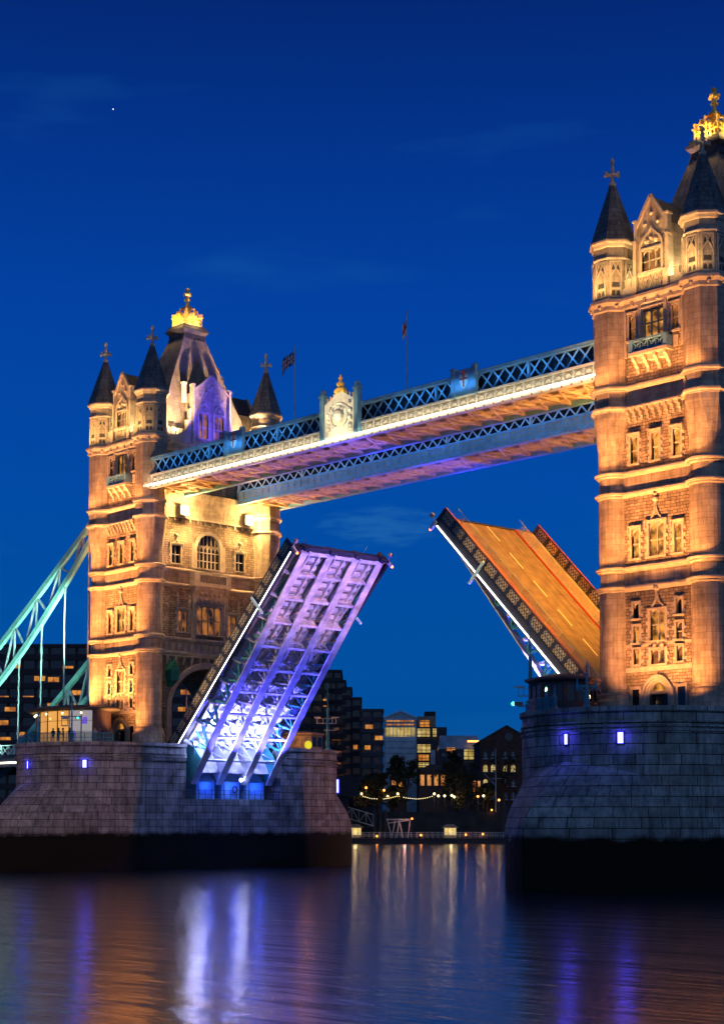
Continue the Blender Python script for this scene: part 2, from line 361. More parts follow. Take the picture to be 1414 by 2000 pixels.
# ------------------------------------------------------------------ the stone towers
TX, TY = 5.05, 9.2            # turret axes
YW, XW = 9.85, 4.75           # planes of the river walls and of the walls facing along the bridge
RINGS = [26.8, 28.6, 35.4, 37.3, 43.3, 45.2]
def wall_grid(mb, a0, a1, z0, z1, holes, y, dep=0.5):
    A = sorted(set([a0, a1] + [v for h in holes for v in (h[0], h[1])])); Z = sorted(set([z0, z1] + [v for h in holes for v in (h[2], h[3])]))
    for i in range(len(A) - 1):
        for j in range(len(Z) - 1):
            ca, cz = (A[i] + A[i + 1]) / 2, (Z[j] + Z[j + 1]) / 2
            if any(h[0] < ca < h[1] and h[2] < cz < h[3] for h in holes): continue
            mb.poly([(A[i], -y, Z[j]), (A[i + 1], -y, Z[j]), (A[i + 1], -y, Z[j + 1]), (A[i], -y, Z[j + 1])])
    for (h0, h1, hz0, hz1) in holes:
        yi = -y + dep
        mb.poly([(h0, -y, hz0), (h0, yi, hz0), (h0, yi, hz1), (h0, -y, hz1)][::-1]); mb.poly([(h1, -y, hz0), (h1, yi, hz0), (h1, yi, hz1), (h1, -y, hz1)])
        mb.poly([(h0, -y, hz0), (h1, -y, hz0), (h1, yi, hz0), (h0, yi, hz0)]); mb.poly([(h0, -y, hz1), (h1, -y, hz1), (h1, yi, hz1), (h0, yi, hz1)][::-1])
def window(root, k, y, a, z0, z1, w, lights=1, transoms=(0.55,), arch='point', quoin=True, pane='win_amber', hood=True, off=None, sill=True, frame_mat='trim', finial=0.0):
    """stone window: quoined surround, sill, hood, mullions and arched heads; glass set back"""
    off = off or (0, 0, DECK)
    h = w / 2; mb = MB(); mb.xf = rotz(k)
    sw = 0.20 if w < 1.2 else 0.26
    pr_ = 0.13
    def bx(x0, x1, d0, d1, za, zb): mb.box(x0, x1, -y - d1, -y - d0, za, zb)   # d measured outward from the wall
    for s in (-1, 1):
        xa, xb = sorted((a + s * h, a + s * (h + sw))); bx(xa, xb, -0.3, pr_, z0, z1)
        if quoin:
            nq = max(2, int((z1 - z0) / 0.62))
            for i in range(nq):
                zz = z0 + (i + 0.15) * (z1 - z0) / nq
                xa, xb = sorted((a + s * (h + sw), a + s * (h + sw + 0.2))); bx(xa, xb, -0.05, pr_ - 0.03, zz, zz + 0.3)
    bx(a - h - sw, a + h + sw, -0.3, pr_ + 0.02, z1, z1 + 0.2)
    if sill: bx(a - h - sw - 0.08, a + h + sw + 0.08, -0.3, pr_ + 0.13, z0 - 0.17, z0)
    if hood:
        bx(a - h - sw - 0.14, a + h + sw + 0.14, 0.0, pr_ + 0.15, z1 + 0.2, z1 + 0.33)
        for s in (-1, 1):
            xa, xb = sorted((a + s * (h + sw + 0.02), a + s * (h + sw + 0.14))); bx(xa, xb, 0.0, pr_ + 0.12, z1 - 0.35, z1 + 0.2)
    lw = w / lights
    for i in range(1, lights): bx(a - h + i * lw - 0.055, a - h + i * lw + 0.055, -0.26, -0.08, z0, z1)
    for t in transoms:
        zt = z0 + t * (z1 - z0); bx(a - h, a + h, -0.25, -0.09, zt - 0.05, zt + 0.05)
    if arch:
        ah = min(lw * 0.75, (z1 - z0) * 0.3)
        for i in range(lights):
            xa = a - h + i * lw; xm = xa + lw / 2; xb = xa + lw
            for s, x in ((1, xa), (-1, xb)):
                pts = [(x, z1), (x, z1 - ah)]
                for q in range(1, 6):
                    t = q / 5 * math.pi / 2
                    pts.append((x + s * lw / 2 * (1 - math.cos(t)) , z1 - ah + (ah - 0.05) * math.sin(t)))
                pts.append((xm, z1))
                if s < 0: pts = pts[::-1]
                mb.extrude(pts, 'y', -y + 0.09, -y + 0.25)
    if finial > 0:
        # ogee hood rising to a carved finial
        for s in (-1, 1):
            prev = (a + s * (h * 0.75), z1 + 0.33)
            for t in (0.35, 0.6, 0.8, 1.0):
                cur = (a + s * h * 0.75 * (1 - t) ** 1.6, z1 + 0.33 + finial * 0.55 * t ** 1.2)
                mb.bar((prev[0], -y - 0.1, prev[1]), (cur[0], -y - 0.1, cur[1]), 0.18, 0.14, (0, 1, 0)); prev = cur
        zf = z1 + 0.33 + finial * 0.5
        mb.lathe([(0.1, zf), (0.13, zf + 0.3), (0.3, zf + 0.42), (0.3, zf + 0.6), (0.14, zf + 0.75), (0.12, zf + finial * 0.32), (0.24, zf + finial * 0.4), (0.0, zf + finial * 0.52)], 8, a, -y - 0.16)
    fr = mb.build('window', frame_mat, root, off)
    mb = MB(); mb.xf = rotz(k)
    mb.poly([(a - h, -y + 0.27, z0), (a + h, -y + 0.27, z0), (a + h, -y + 0.27, z1), (a - h, -y + 0.27, z1)])
    mb.build('pane', pane, fr, off)
    return fr
def arched_window(root, k, y, a, z0, zs, zt, w, bars, pane, off):
    mb = MB(); mb.xf = rotz(k)
    pts = arch_pts(w, z0, zs, zt, 8, 0.0); po = [(p[0] * (w + 0.45) / w, z0 - 0.0 if p[1] <= z0 + 1e-3 else p[1] + 0.42 * max(0, (p[1] - zs) / (zt - zs)) ** 0.7) for p in pts]
    pts = [(a + p[0], p[1]) for p in pts]; po = [(a + p[0], p[1]) for p in po]
    for i in range(len(pts) - 1):
        A, B, Cc, D = pts[i], pts[i + 1], po[i + 1], po[i]
        mb.poly([(A[0], -y - 0.22, A[1]), (D[0], -y - 0.22, D[1]), (Cc[0], -y - 0.22, Cc[1]), (B[0], -y - 0.22, B[1])])
        mb.poly([(A[0], -y - 0.22, A[1]), (B[0], -y - 0.22, B[1]), (B[0], -y + 0.3, B[1]), (A[0], -y + 0.3, A[1])])
        mb.poly([(D[0], -y - 0.22, D[1]), (D[0], -y + 0.02, D[1]), (Cc[0], -y + 0.02, Cc[1]), (Cc[0], -y - 0.22, Cc[1])])
        # spandrel behind the arch closing the square opening in the wall
        if zs < (A[1] + B[1]) / 2:
            mb.poly([(A[0], -y + 0.05, A[1]), (B[0], -y + 0.05, B[1]), (B[0], -y + 0.05, zt), (A[0], -y + 0.05, zt)])
    for i in range(1, bars):
        x = -w + 2 * w * i / bars; hz = zs + (zt - zs) * math.sqrt(max(0, 1 - (x / w) ** 2))
        mb.box(a + x - 0.055, a + x + 0.055, -y + 0.08, -y + 0.24, z0, hz)
    for t in (0.3, 0.62):
        zz = z0 + t * (zs - z0 + 0.9); mb.box(a - w, a + w, -y + 0.1, -y + 0.22, zz - 0.05, zz + 0.05)
    for i in range(bars):
        xm = -w + 2 * w * (i + 0.5) / bars
        for s in (-1, 1):
            mb.bar((a + xm + s * w / bars, -y + 0.16, zs - 0.1), (a + xm, -y + 0.16, zs + 0.55), 0.09, 0.09, (0, 1, 0))
    for s in (-1, 1):
        mb.box(*sorted((a + s * (w + 0.5), a + s * (w + 0.85))), -y - 0.16, -y + 0.05, z0, zs + 0.6)
    mb.box(a - w - 0.6, a + w + 0.6, -y - 0.35, -y + 0.1, z0 - 0.2, z0)
    fr = mb.build('window', 'trim', root, off)
    mb = MB(); mb.xf = rotz(k); mb.poly([(p[0], -y + 0.28, p[1]) for p in pts][::-1])
    mb.build('pane', pane, fr, off)

def build_tower(label):
    off = Vector((0, 0, DECK))
    root = thing('bridge_tower', label, 'tower', (0, 0, DECK))
    def fin(mb, name, m, parent=None): return mb.build(name, m, parent or root, off)
    # ---- openings
    river = []; bridge = []
    RW = [(-2.35, 23.9, 25.3, .62, 1, (), 'dark', 0), (2.35, 23.9, 25.3, .62, 1, (), 'dark', 0), (-2.35, 21.7, 23.2, .66, 1, (.45,), 'win_amber', 0), (2.35, 21.7, 23.2, .66, 1, (.45,), 'win_dim', 0), (-2.35, 19.75, 21.1, .66, 1, (), 'win_amber', 0), (2.35, 19.75, 21.1, .66, 1, (), 'win_dim', 0),
          (0, 21.75, 24.5, 1.6, 2, (.52,), 'win_amber', 2.2), (0, 19.65, 20.95, 1.5, 2, (), 'win_dim', 0),
          (-2.35, 29.35, 32.0, .82, 1, (.5,), 'win_amber', 0), (2.35, 29.35, 32.0, .82, 1, (.5,), 'win_amber', 0), (0, 29.35, 32.3, 1.65, 2, (.5,), 'win_amber', 2.6),
          (-2.35, 38.0, 40.5, .8, 1, (.5,), 'win_amber', 0), (0, 38.0, 40.5, .8, 1, (.5,), 'win_amber', 0), (2.35, 38.0, 40.5, .8, 1, (.5,), 'win_amber', 0),
          (0, 49.25, 51.85, 2.2, 3, (.55,), 'win_amber', 0), (-2.4, 49.4, 51.7, .7, 1, (.5,), 'win_dim', 0), (2.4, 49.4, 51.7, .7, 1, (.5,), 'win_dim', 0)]
    for (a, z0, z1, w, li, tr, pn, fi) in RW: river.append((a - w / 2, a + w / 2, z0, z1))
    river.append((-1.0, 1.0, DECK, 18.0))
    BW = [(-5.1, 38.0, 40.25, 1.35, 2, (.5,), 'dark', .9), (5.1, 38.0, 40.25, 1.35, 2, (.5,), 'dark', .9), (-3.95, 29.45, 32.2, 1.5, 2, (.5,), 'win_dim', 0), (3.95, 29.45, 32.2, 1.5, 2, (.5,), 'win_dim', 0)]
    for (a, z0, z1, w, li, tr, pn, fi) in BW: bridge.append((a - w / 2, a + w / 2, z0, z1))
    bridge.append((-1.85, 1.85, 37.75, 42.1)); bridge.append((-2.0, 2.0, 29.3, 32.95))
    # ---- walls
    mb = MB()
    for k in (0, 2):
        mb.xf = rotz(k); mb.mi = 0
        for z0, z1 in ((DECK, 26.8), (28.6, 35.4), (37.3, 43.3)): wall_grid(mb, -4.6, 4.6, z0, z1, [h for h in river if z0 <= h[2] < z1], YW)
        wall_grid(mb, -4.6, 4.6, 45.2, 52.4, [h for h in river if 45.2 <= h[2] < 52.4], YW)
        mb.mi = 1
        for z0, z1 in ((26.8, 28.6), (35.4, 37.3), (43.3, 45.2)): wall_grid(mb, -4.6, 4.6, z0, z1, [], YW - 0.03)
    for k in (1, 3):
        mb.xf = rotz(k); mb.mi = 0
        # stage one with the road arch
        hw, zs, zt = 5.6, 20.4, 25.0
        ar = arch_pts(hw, DECK, zs, zt, 12, 0.6)
        for i in range(len(ar) - 1):
            A, B = ar[i], ar[i + 1]
            if abs(A[0] - B[0]) > 1e-6: mb.poly([(A[0], -XW, A[1]), (A[0], -XW, 26.8), (B[0], -XW, 26.8), (B[0], -XW, B[1])])
            mb.poly([(A[0], -XW, A[1]), (B[0], -XW, B[1]), (B[0], 0, B[1]), (A[0], 0, A[1])])
        for s in (-1, 1): wall_grid(mb, *sorted((s * hw, s * 8.9)), DECK, 26.8, [], XW)
        for z0, z1 in ((28.6, 35.4), (37.3, 44.0)): wall_grid(mb, -8.9, 8.9, z0, z1, [h for h in bridge if z0 <= h[2] < z1], XW)
        wall_grid(mb, -8.9, 8.9, 47.1, 52.4, [], XW)
        mb.mi = 1
        for z0, z1 in ((26.8, 28.6), (35.4, 37.3)): wall_grid(mb, -8.9, 8.9, z0, z1, [], XW - 0.03)
        # concave cove carrying the wall head out towards the walkways
        pv = (XW, 44.0)
        for t in (0.25, 0.5, 0.75, 1.0):
            cu = (XW + 0.9 * t ** 2.0, 44.0 + 3.1 * t)
            mb.poly([(-7.4, -pv[0], pv[1]), (7.4, -pv[0], pv[1]), (7.4, -cu[0], cu[1]), (-7.4, -cu[0], cu[1])]); pv = cu
        mb.poly([(-7.4, -XW - 0.9, 47.1), (7.4, -XW - 0.9, 47.1), (7.4, -XW, 47.1), (-7.4, -XW, 47.1)])
    fin(mb, 'wall', ['rubble', 'ashlar'])
    # ---- string courses along the walls
    for zr in RINGS:
        for k, y, a in ((0, YW, 4.3), (2, YW, 4.3), (1, XW, 8.0), (3, XW, 8.0)):
            if zr > 43 and k in (1, 3): continue
            mb = MB(); mb.xf = rotz(k)
            mb.extrude([(-y - 0.34, zr - 0.14), (-y - 0.34, zr + 0.02), (-y - 0.1, zr + 0.16), (-y + 0.2, zr + 0.16), (-y + 0.2, zr - 0.42), (-y - 0.08, zr - 0.42), (-y - 0.2, zr - 0.3)], 'x', -a, a)
            fin(mb, 'string_course', 'trim')
    for k in (1, 3):
        mb = MB(); mb.xf = rotz(k); mb.box(-7.6, 7.6, -XW - 0.3, -XW + 0.2, 43.75, 44.0)
        for i in range(12): mb.box(-6.6 + i * 1.2 - .14, -6.6 + i * 1.2 + .14, -XW - 0.2, -XW + .1, 43.35, 43.75)
        fin(mb, 'string_course', 'trim')
    # ---- cornice under the parapet
    mb = MB()
    cp = lambda y: [(-y - 0.12, 52.2), (-y - 0.30, 52.5), (-y - 0.30, 52.8), (-y - 0.62, 53.1), (-y - 0.62, 53.35), (-y + 0.25, 53.5), (-y + 0.25, 52.2)]
    for k, y, a in ((0, YW, 4.3), (2, YW, 4.3), (1, XW, 8.0), (3, XW, 8.0)):
        mb = MB(); mb.xf = rotz(k); mb.extrude(cp(y), 'x', -a, a)
        n = int(a * 2 / 1.4)
        for i in range(n):
            x = -a + (i + .5) * 2 * a / n; mb.box(x - .13, x + .13, -y - 0.52, -y - 0.2, 52.5, 52.85)
        fin(mb, 'cornice', 'trim')
    # ---- corner turrets
    for sx in (-1, 1):
        for sy in (-1, 1):
            cx, cy = sx * TX, sy * TY; A8 = math.pi / 8
            mb = MB(); mb.mi = 0
            mb.lathe([(2.0, DECK), (2.0, 16.5), (1.8, 16.75), (1.8, 17.1), (1.58, 17.3), (1.58, 26.5)], 28, cx, cy, 0, True, False)
            mb.lathe([(1.48, 26.5), (1.48, 28.4)], 28, cx, cy, 0, True, False)
            mb.lathe([(1.58, 28.4), (1.58, 35.1)], 28, cx, cy, 0, True, False); mb.lathe([(1.5, 35.1), (1.5, 37.1)], 28, cx, cy, 0, True, False)
            mb.lathe([(1.58, 37.1), (1.58, 43.2)], 28, cx, cy, 0, True, False)
            # broach: pointed facets turning the round shaft into an octagon
            top = ngon(8, 2.02, cx, cy, A8)
            zt, zb = 42.4, 39.5
            V = [(cx + 1.585 * math.cos(A8 + math.pi / 8 + i * math.pi / 4), cy + 1.585 * math.sin(A8 + math.pi / 8 + i * math.pi / 4), zb) for i in range(8)]
            for i in range(8):
                p, q = top[i], top[(i + 1) % 8]; v = V[i]; w = V[(i + 1) % 8]
                mb.poly([(p[0], p[1], zt), v, (q[0], q[1], zt)])
                mid = (cx + 1.6 * math.cos(A8 + (i + 1) * math.pi / 4), cy + 1.6 * math.sin(A8 + (i + 1) * math.pi / 4), zb - 0.1)
                mb.poly([(q[0], q[1], zt), v, mid]); mb.poly([(q[0], q[1], zt), mid, w])
            mb.lathe([(2.02, 42.4), (2.02, 43.1)], 8, cx, cy, A8, False, False)
            mb.lathe([(1.94, 43.1), (1.94, 45.0)], 8, cx, cy, A8, False, False)
            mb.lathe([(1.98, 45.0), (1.98, 52.4)], 8, cx, cy, A8, False, False)
            mb.lathe([(1.95, 53.3), (1.95, 57.3)], 8, cx, cy, A8, False, False)
            mb.lathe([(1.9, 57.3), (1.9, 58.4)], 8, cx, cy, A8, False, False)
            tr = fin(mb, 'turret', 'ashlar')
            mb = MB()
            for zr in RINGS:
                if zr < 43: mb.lathe([(1.45, zr - .45), (1.62, zr - .42), (1.74, zr - .3), (1.72, zr - .2), (1.93, zr - .12), (1.95, zr + .02), (1.72, zr + .14), (1.45, zr + .18)], 28, cx, cy, 0, True, False)
                else: mb.lathe([(1.8, zr - .45), (2.08, zr - .4), (2.12, zr - .25), (2.3, zr - .14), (2.3, zr + .04), (2.0, zr + .18), (1.8, zr + .18)], 8, cx, cy, A8, False, False)
            mb.lathe([(1.85, 52.1), (2.1, 52.4), (2.1, 52.75), (2.45, 53.05), (2.45, 53.3), (2.05, 53.55), (1.85, 53.55)], 8, cx, cy, A8, False, False)
            for i in range(8):
                t = A8 + math.pi / 8 + i * math.pi / 4; mb.ball((cx + 2.05 * math.cos(t), cy + 2.05 * math.sin(t), 52.72), 0.2, 8)
            mb.lathe([(1.85, 57.1), (2.05, 57.2), (2.08, 57.35), (1.85, 57.5)], 8, cx, cy, A8, False, False)
            mb.lathe([(1.85, 58.3), (2.05, 58.45), (2.12, 58.65), (2.3, 58.8), (2.3, 58.98), (2.1, 59.1)], 8, cx, cy, A8, False, False)
            fin(mb, 'moulding', 'trim', tr)
            # blind traceried panels of the top storey
            mb = MB()
            for i in range(8):
                t = A8 + math.pi / 8 + i * math.pi / 4; mb.xf = Matrix.Translation((cx, cy, 0)) @ Matrix.Rotation(t + math.pi / 2, 4, 'Z')
                ap = 1.95 * math.cos(math.pi / 8)
                for s in (-1, 1):
                    mb.box(*sorted((s * .44, s * .56)), -ap - .1, -ap + .05, 53.6, 57.0)
                    mb.bar((s * .44, -ap - .05, 55.6), (0, -ap - .05, 56.35), .1, .12, (0, 1, 0)); mb.bar((s * .22, -ap - .05, 56.85), (0, -ap - .05, 56.3), .06, .1, (0, 1, 0)); mb.bar((s * .22, -ap - .05, 56.85), (s * .44, -ap - .05, 56.2), .06, .1, (0, 1, 0))
                mb.box(-.5, .5, -ap - .1, -ap + .05, 53.6, 53.75); mb.box(-.5, .5, -ap - .08, -ap + .05, 54.35, 54.5); mb.box(-.5, .5, -ap - .1, -ap + .05, 56.9, 57.05)
            mb.mi = 1
            for i in range(8):
                t = A8 + math.pi / 8 + i * math.pi / 4; mb.xf = Matrix.Translation((cx, cy, 0)) @ Matrix.Rotation(t + math.pi / 2, 4, 'Z')
                ap = 1.95 * math.cos(math.pi / 8) + .012
                for x in (-.22, .22):
                    mb.poly([(x - .15, -ap, 53.8), (x + .15, -ap, 53.8), (x + .15, -ap, 54.15), (x, -ap, 54.32), (x - .15, -ap, 54.15)])
                    mb.poly([(x - .14, -ap, 56.2), (x + .14, -ap, 56.2), (x + .14, -ap, 56.6), (x, -ap, 56.85), (x - .14, -ap, 56.6)])
                mb.poly([(-.38, -ap, 54.6), (.38, -ap, 54.6), (.3, -ap, 55.05), (-.3, -ap, 55.05)])
            fin(mb, 'tracery', ['trim', 'lead'], tr)
            mb = MB(); mb.lathe([(2.22, 59.05), (2.15, 59.2), (1.72, 60.35), (0.20, 64.9)], 8, cx, cy, A8, False)
            for i in range(8):
                t = A8 + i * math.pi / 4; mb.tube((cx + 2.16 * math.cos(t), cy + 2.16 * math.sin(t), 59.2), (cx + .2 * math.cos(t), cy + .2 * math.sin(t), 64.9), .07, 5)
            sp = fin(mb, 'spire', 'spire')
            mb = MB(); mb.lathe([(.24, 64.6), (.34, 64.85), (.34, 65.0), (.17, 65.15), (.15, 65.6), (.17, 66.2), (.13, 66.9), (.22, 67.0), (.22, 67.15), (.13, 67.25), (.1, 67.4), (0, 67.45)], 8, cx, cy)
            for t in range(4):
                dx, dy = math.cos(t * math.pi / 2 + math.pi / 4), math.sin(t * math.pi / 2 + math.pi / 4)
                mb.bar((cx, cy, 65.85), (cx + .55 * dx, cy + .55 * dy, 65.8), .2, .26); mb.ball((cx + .62 * dx, cy + .62 * dy, 65.72), .17, 8); mb.ball((cx + .55 * dx, cy + .55 * dy, 66.05), .15, 8)
            fin(mb, 'finial', 'trim', sp)
    # ---- windows
    for k in (0, 2):
        for (a, z0, z1, w, li, tr, pn, fi) in RW:
            window(root, k, YW, a, z0, z1, w, li, tr, 'point', z0 < 45 or w < 1, pn, z0 > 24.5 or z0 > 28, None, True, 'trim', fi)
        # doorway
        mb = MB(); mb.xf = rotz(k)
        for r0, r1, d in ((1.0, 1.25, .06), (1.25, 1.5, .16), (1.5, 1.78, .28)):
            pi_ = arch_pts(r0, DECK, 16.9, 18.0 + (r0 - 1) * .9, 8, .9); po = arch_pts(r1, DECK, 16.9, 18.0 + (r1 - 1) * .9, 8, .9)
            for i in range(len(pi_) - 1):
                A, B, Cc, D = pi_[i], pi_[i + 1], po[i + 1], po[i]
                mb.loft([[(A[0], -YW - d, A[1]), (B[0], -YW - d, B[1]), (Cc[0], -YW - d, Cc[1]), (D[0], -YW - d, D[1])], [(A[0], -YW + .3, A[1]), (B[0], -YW + .3, B[1]), (Cc[0], -YW + .3, Cc[1]), (D[0], -YW + .3, D[1])]])
        mb.box(-1, 1, -YW + .1, -YW + .3, 17.0, 17.25)
        for s in (-1, 1): mb.poly([(s * 1.0, -YW + .02, 16.9), (s * 1.0, -YW + .02, 18.02), (0, -YW + .02, 18.02), (s * .5, -YW + .02, 17.75)][::s])
        dr = fin(mb, 'doorway', 'trim')
        mb = MB(); mb.xf = rotz(k); mb.poly([(-1, -YW + .4, DECK), (1, -YW + .4, DECK), (1, -YW + .4, 17.05), (-1, -YW + .4, 17.05)]); fin(mb, 'door', 'dark', dr)
        mb = MB(); mb.xf = rotz(k); mb.poly([(-1, -YW + .35, 17.15), (1, -YW + .35, 17.15), (1, -YW + .35, 18), (-1, -YW + .35, 18)]); fin(mb, 'fanlight', 'win_amber', dr)
        # pale bands on stage one
        mb = MB(); mb.xf = rotz(k)
        for z, h in ((19.05, .42), (21.3, .3)):
            for a0, a1 in ((-3.6, -2.9), (-1.85, -1.05), (1.05, 1.85), (2.9, 3.6)) if z > 20 else ((-3.6, 3.6),): mb.box(a0, a1, -YW - .06, -YW + .05, z, z + h)
        for x in (-.42, .42): mb.ball((x, -YW - .05, 21.4), .28, 8)
        fin(mb, 'stone_band', 'trim')
        for a in (-2.5, 2.5):
            mb = MB(); mb.xf = rotz(k)
            for s in (-1, 1): mb.box(*sorted((a + s * .4, a + s * .6)), -YW - .1, -YW + .05, DECK, 17.5)
            mb.box(a - .6, a + .6, -YW - .12, -YW + .05, 17.5, 17.75)
            sd = fin(mb, 'side_doorway', 'trim')
            mb = MB(); mb.xf = rotz(k); mb.poly([(a - .4, -YW - .012, DECK), (a + .4, -YW - .012, DECK), (a + .4, -YW - .012, 17.5), (a - .4, -YW - .012, 17.5)]); fin(mb, 'door', 'dark', sd)
        # corbel table under the third string course
        mb = MB(); mb.xf = rotz(k)
        for i in range(9):
            x = -2.8 + i * .7
            mb.box(x - .15, x + .15, -YW - .62, -YW, 42.62, 43.0); mb.box(x - .15, x + .15, -YW - .4, -YW, 42.25, 42.62); mb.box(x - .13, x + .13, -YW - .2, -YW, 41.9, 42.25)
            if i < 8: mb.box(x + .15, x + .55, -YW - .3, -YW, 42.78, 43.0)
        mb.box(-3.1, 3.1, -YW - .7, -YW, 43.0, 43.14)
        fin(mb, 'corbel_table', 'trim')
        # balcony of stage four
        mb = MB(); mb.xf = rotz(k)
        for x in (-1.75, -.6, .6, 1.75):
            mb.extrude([(-YW, 46.2), (-YW, 47.6), (-YW - 1.0, 47.6), (-YW - .95, 47.3), (-YW - .62, 47.05), (-YW - .45, 46.75), (-YW - .22, 46.6), (-YW - .15, 46.2)], 'x', x - .16, x + .16)
        for x in (-1.17, 0, 1.17): mb.box(x - .42, x + .42, -YW - .5, -YW, 47.1, 47.6)
        mb.box(-2.15, 2.15, -YW - 1.1, -YW, 47.6, 47.9)
        bl = fin(mb, 'balcony', 'trim')
        mb = MB(); mb.xf = rotz(k)
        for s in (-1, 1):
            mb.box(*sorted((s * 1.7, s * 2.1)), -YW - 1.05, -YW - .7, 47.9, 49.0); mb.box(*sorted((s * 1.9, s * 2.05)), -YW - .7, -YW, 47.9, 48.95)
        mb.box(-2.1, 2.1, -YW - 1.08, -YW - .75, 48.85, 49.05); mb.box(-1.7, 1.7, -YW - 1.03, -YW - .8, 47.9, 48.05)
        for i in range(4):
            x = -1.275 + i * .85
            for s in (-1, 1): mb.bar((x - s * .4, -YW - .92, 48.05), (x + s * .4, -YW - .92, 48.85), .1, .1, (0, 1, 0))
            mb.box(x - .46, x - .38, -YW - 1.0, -YW - .84, 48.05, 48.85)
        fin(mb, 'balustrade', 'blue', bl)
        mb = MB(); mb.xf = rotz(k)
        for s in (-1, 1):
            mb.box(*sorted((s * 1.28, s * 1.62)), -YW - .32, -YW, 49.0, 52.4); mb.box(*sorted((s * 3.0, s * 3.25)), -YW - .18, -YW, 47.9, 52.4)
            mb.box(*sorted((s * 2.15, s * 2.7)), -YW - .1, -YW, 47.9, 48.9)
        mb.box(-1.6, 1.6, -YW - .22, -YW, 52.1, 52.45)
        fin(mb, 'pilaster', 'trim')
        # stepped gable with its own window
        g = MB(); g.xf = rotz(k); gy = YW + .2
        hw = 1.62
        wall_grid(g, -hw, hw, 53.4, 59.6, [(-1.05, 1.05, 55.3, 57.3)], gy, .4)
        g.poly([(-hw, -gy, 59.6), (hw, -gy, 59.6), (0, -gy, 62.1)])
        for s in (-1, 1): g.poly([(s * hw, -gy, 53.4), (s * hw, -gy + 5.2, 53.4), (s * hw, -gy + 5.2, 59.6), (s * hw, -gy, 59.6)][::s])
        gb = fin(g, 'gable', 'ashlar')
        window(gb, k, gy, 0, 55.3, 57.3, 2.1, 3, (.5,), 'point', False, 'win_dim', False)
        g = MB(); g.xf = rotz(k)
        for s in (-1, 1):
            g.box(*sorted((s * hw, s * (hw + .34))), -gy - .22, -gy + .5, 53.4, 58.3); g.box(*sorted((s * (hw - .02), s * (hw + .26))), -gy - .15, -gy + .42, 58.3, 60.1)
            g.box(*sorted((s * (hw - .1), s * (hw + .38))), -gy - .26, -gy + .5, 60.1, 60.3); g.box(*sorted((s * (hw - .05), s * (hw + .4))), -gy - .28, -gy + .5, 58.2, 58.4)
            g.box(*sorted((s * 1.5, s * 2.0)), -gy - .42, -gy - .1, 53.5, 55.1)
            g.bar((s * (hw + .15), -gy - .02, 59.5), (0, -gy - .02, 62.3), .3, .3, (0, 1, 0))
            # ogee arch over the tympanum
            pv = (s * 1.25, 57.5)
            for t in (.25, .5, .7, .85, 1.0):
                x = 1.25 * math.cos(t * math.pi / 2) if t < .8 else 1.25 * .31 * (1 - t) / .2 * .6
                cu = (s * x, 57.5 + 1.25 * math.sin(t * math.pi / 2) + (max(0, t - .7) * 2.2)); g.bar((pv[0], -gy - .08, pv[1]), (cu[0], -gy - .08, cu[1]), .2, .2, (0, 1, 0)); pv = cu
        g.box(-1.3, 1.3, -gy - .12, -gy + .02, 57.4, 57.55); g.box(-1.45, 1.45, -gy - .3, -gy, 53.5, 53.7); g.box(-1.45, 1.45, -gy - .3, -gy, 54.95, 55.15)
        for i in range(5):
            x = -1.16 + i * .58; g.bar((x - .25, -gy - .06, 53.7), (x + .25, -gy - .06, 54.95), .09, .1, (0, 1, 0)); g.bar((x + .25, -gy - .06, 53.7), (x - .25, -gy - .06, 54.95), .09, .1, (0, 1, 0))
        for x, z, r in ((-.5, 58.1, .26), (.5, 58.1, .26), (0, 58.35, .22), (-.7, 59.7, .2), (.7, 59.7, .2), (0, 60.6, .2)): g.ball((x, -gy - .02, z), r, 8)
        fin(g, 'gable_trim', 'trim', gb)
        g = MB(); g.xf = rotz(k)
        g.poly([(-hw - .1, -gy + .15, 59.5), (0, -gy + .15, 62.2), (0, -gy + 6.4, 62.2), (-hw - .1, -gy + 5.6, 59.5)][::-1]); g.poly([(hw + .1, -gy + .15, 59.5), (0, -gy + .15, 62.2), (0, -gy + 6.4, 62.2), (hw + .1, -gy + 5.6, 59.5)])
        fin(g, 'gable_roof', 'lead', gb)
    # ---- bridge-side openings
    for k in (1, 3):
        for (a, z0, z1, w, li, tr, pn, fi) in BW: window(root, k, XW, a, z0, z1, w, li, tr, None if z0 > 35 else 'point', True, pn, True, None, True, 'trim', fi)
        arched_window(root, k, XW, 0, 37.75, 40.2, 42.1, 1.85, 6, 'dark', off)
        # oriel bay
        window(root, k, XW + .25, 0, 29.3, 32.95, 4.0, 4, (.5,), 'point', False, 'win_dim', False)
        mb = MB(); mb.xf = rotz(k)
        for s in (-1, 1):
            mb.box(*sorted((s * 2.25, s * 2.6)), -XW - .45, -XW + .1, 28.7, 34.0)
            mb.lathe([(.22, 34.0), (.3, 34.15), (.1, 34.6), (0, 35.0)], 6, s * 2.42, -XW - .2)
            for x in (4.9, 3.0):
                mb.lathe([(.17, 32.6), (.24, 33.2), (.12, 33.6), (.22, 33.8), (.1, 34.1), (0, 34.6)], 6, s * x, -XW - .15)
            mb.extrude([(-XW, 33.2), (-XW - .35, 33.5), (-XW - .5, 34.2), (-XW - .9, 34.7), (-XW - 1.05, 35.3), (-XW, 35.3)], 'x', *sorted((s * 2.1, s * 2.75)))
        mb.extrude([(-XW, 33.1), (-XW - .4, 33.25), (-XW - .55, 34.3), (-XW - .85, 34.9), (-XW - .9, 35.3), (-XW, 35.3)], 'x', -2.1, 2.1)
        for i in range(5):
            for j in range(2): mb.ball((-1.5 + i * .75, -XW - .5 - .12 * j, 33.7 + j * .7), .3, 8)
        fin(mb, 'oriel', 'trim')
        mb = MB(); mb.xf = rotz(k)
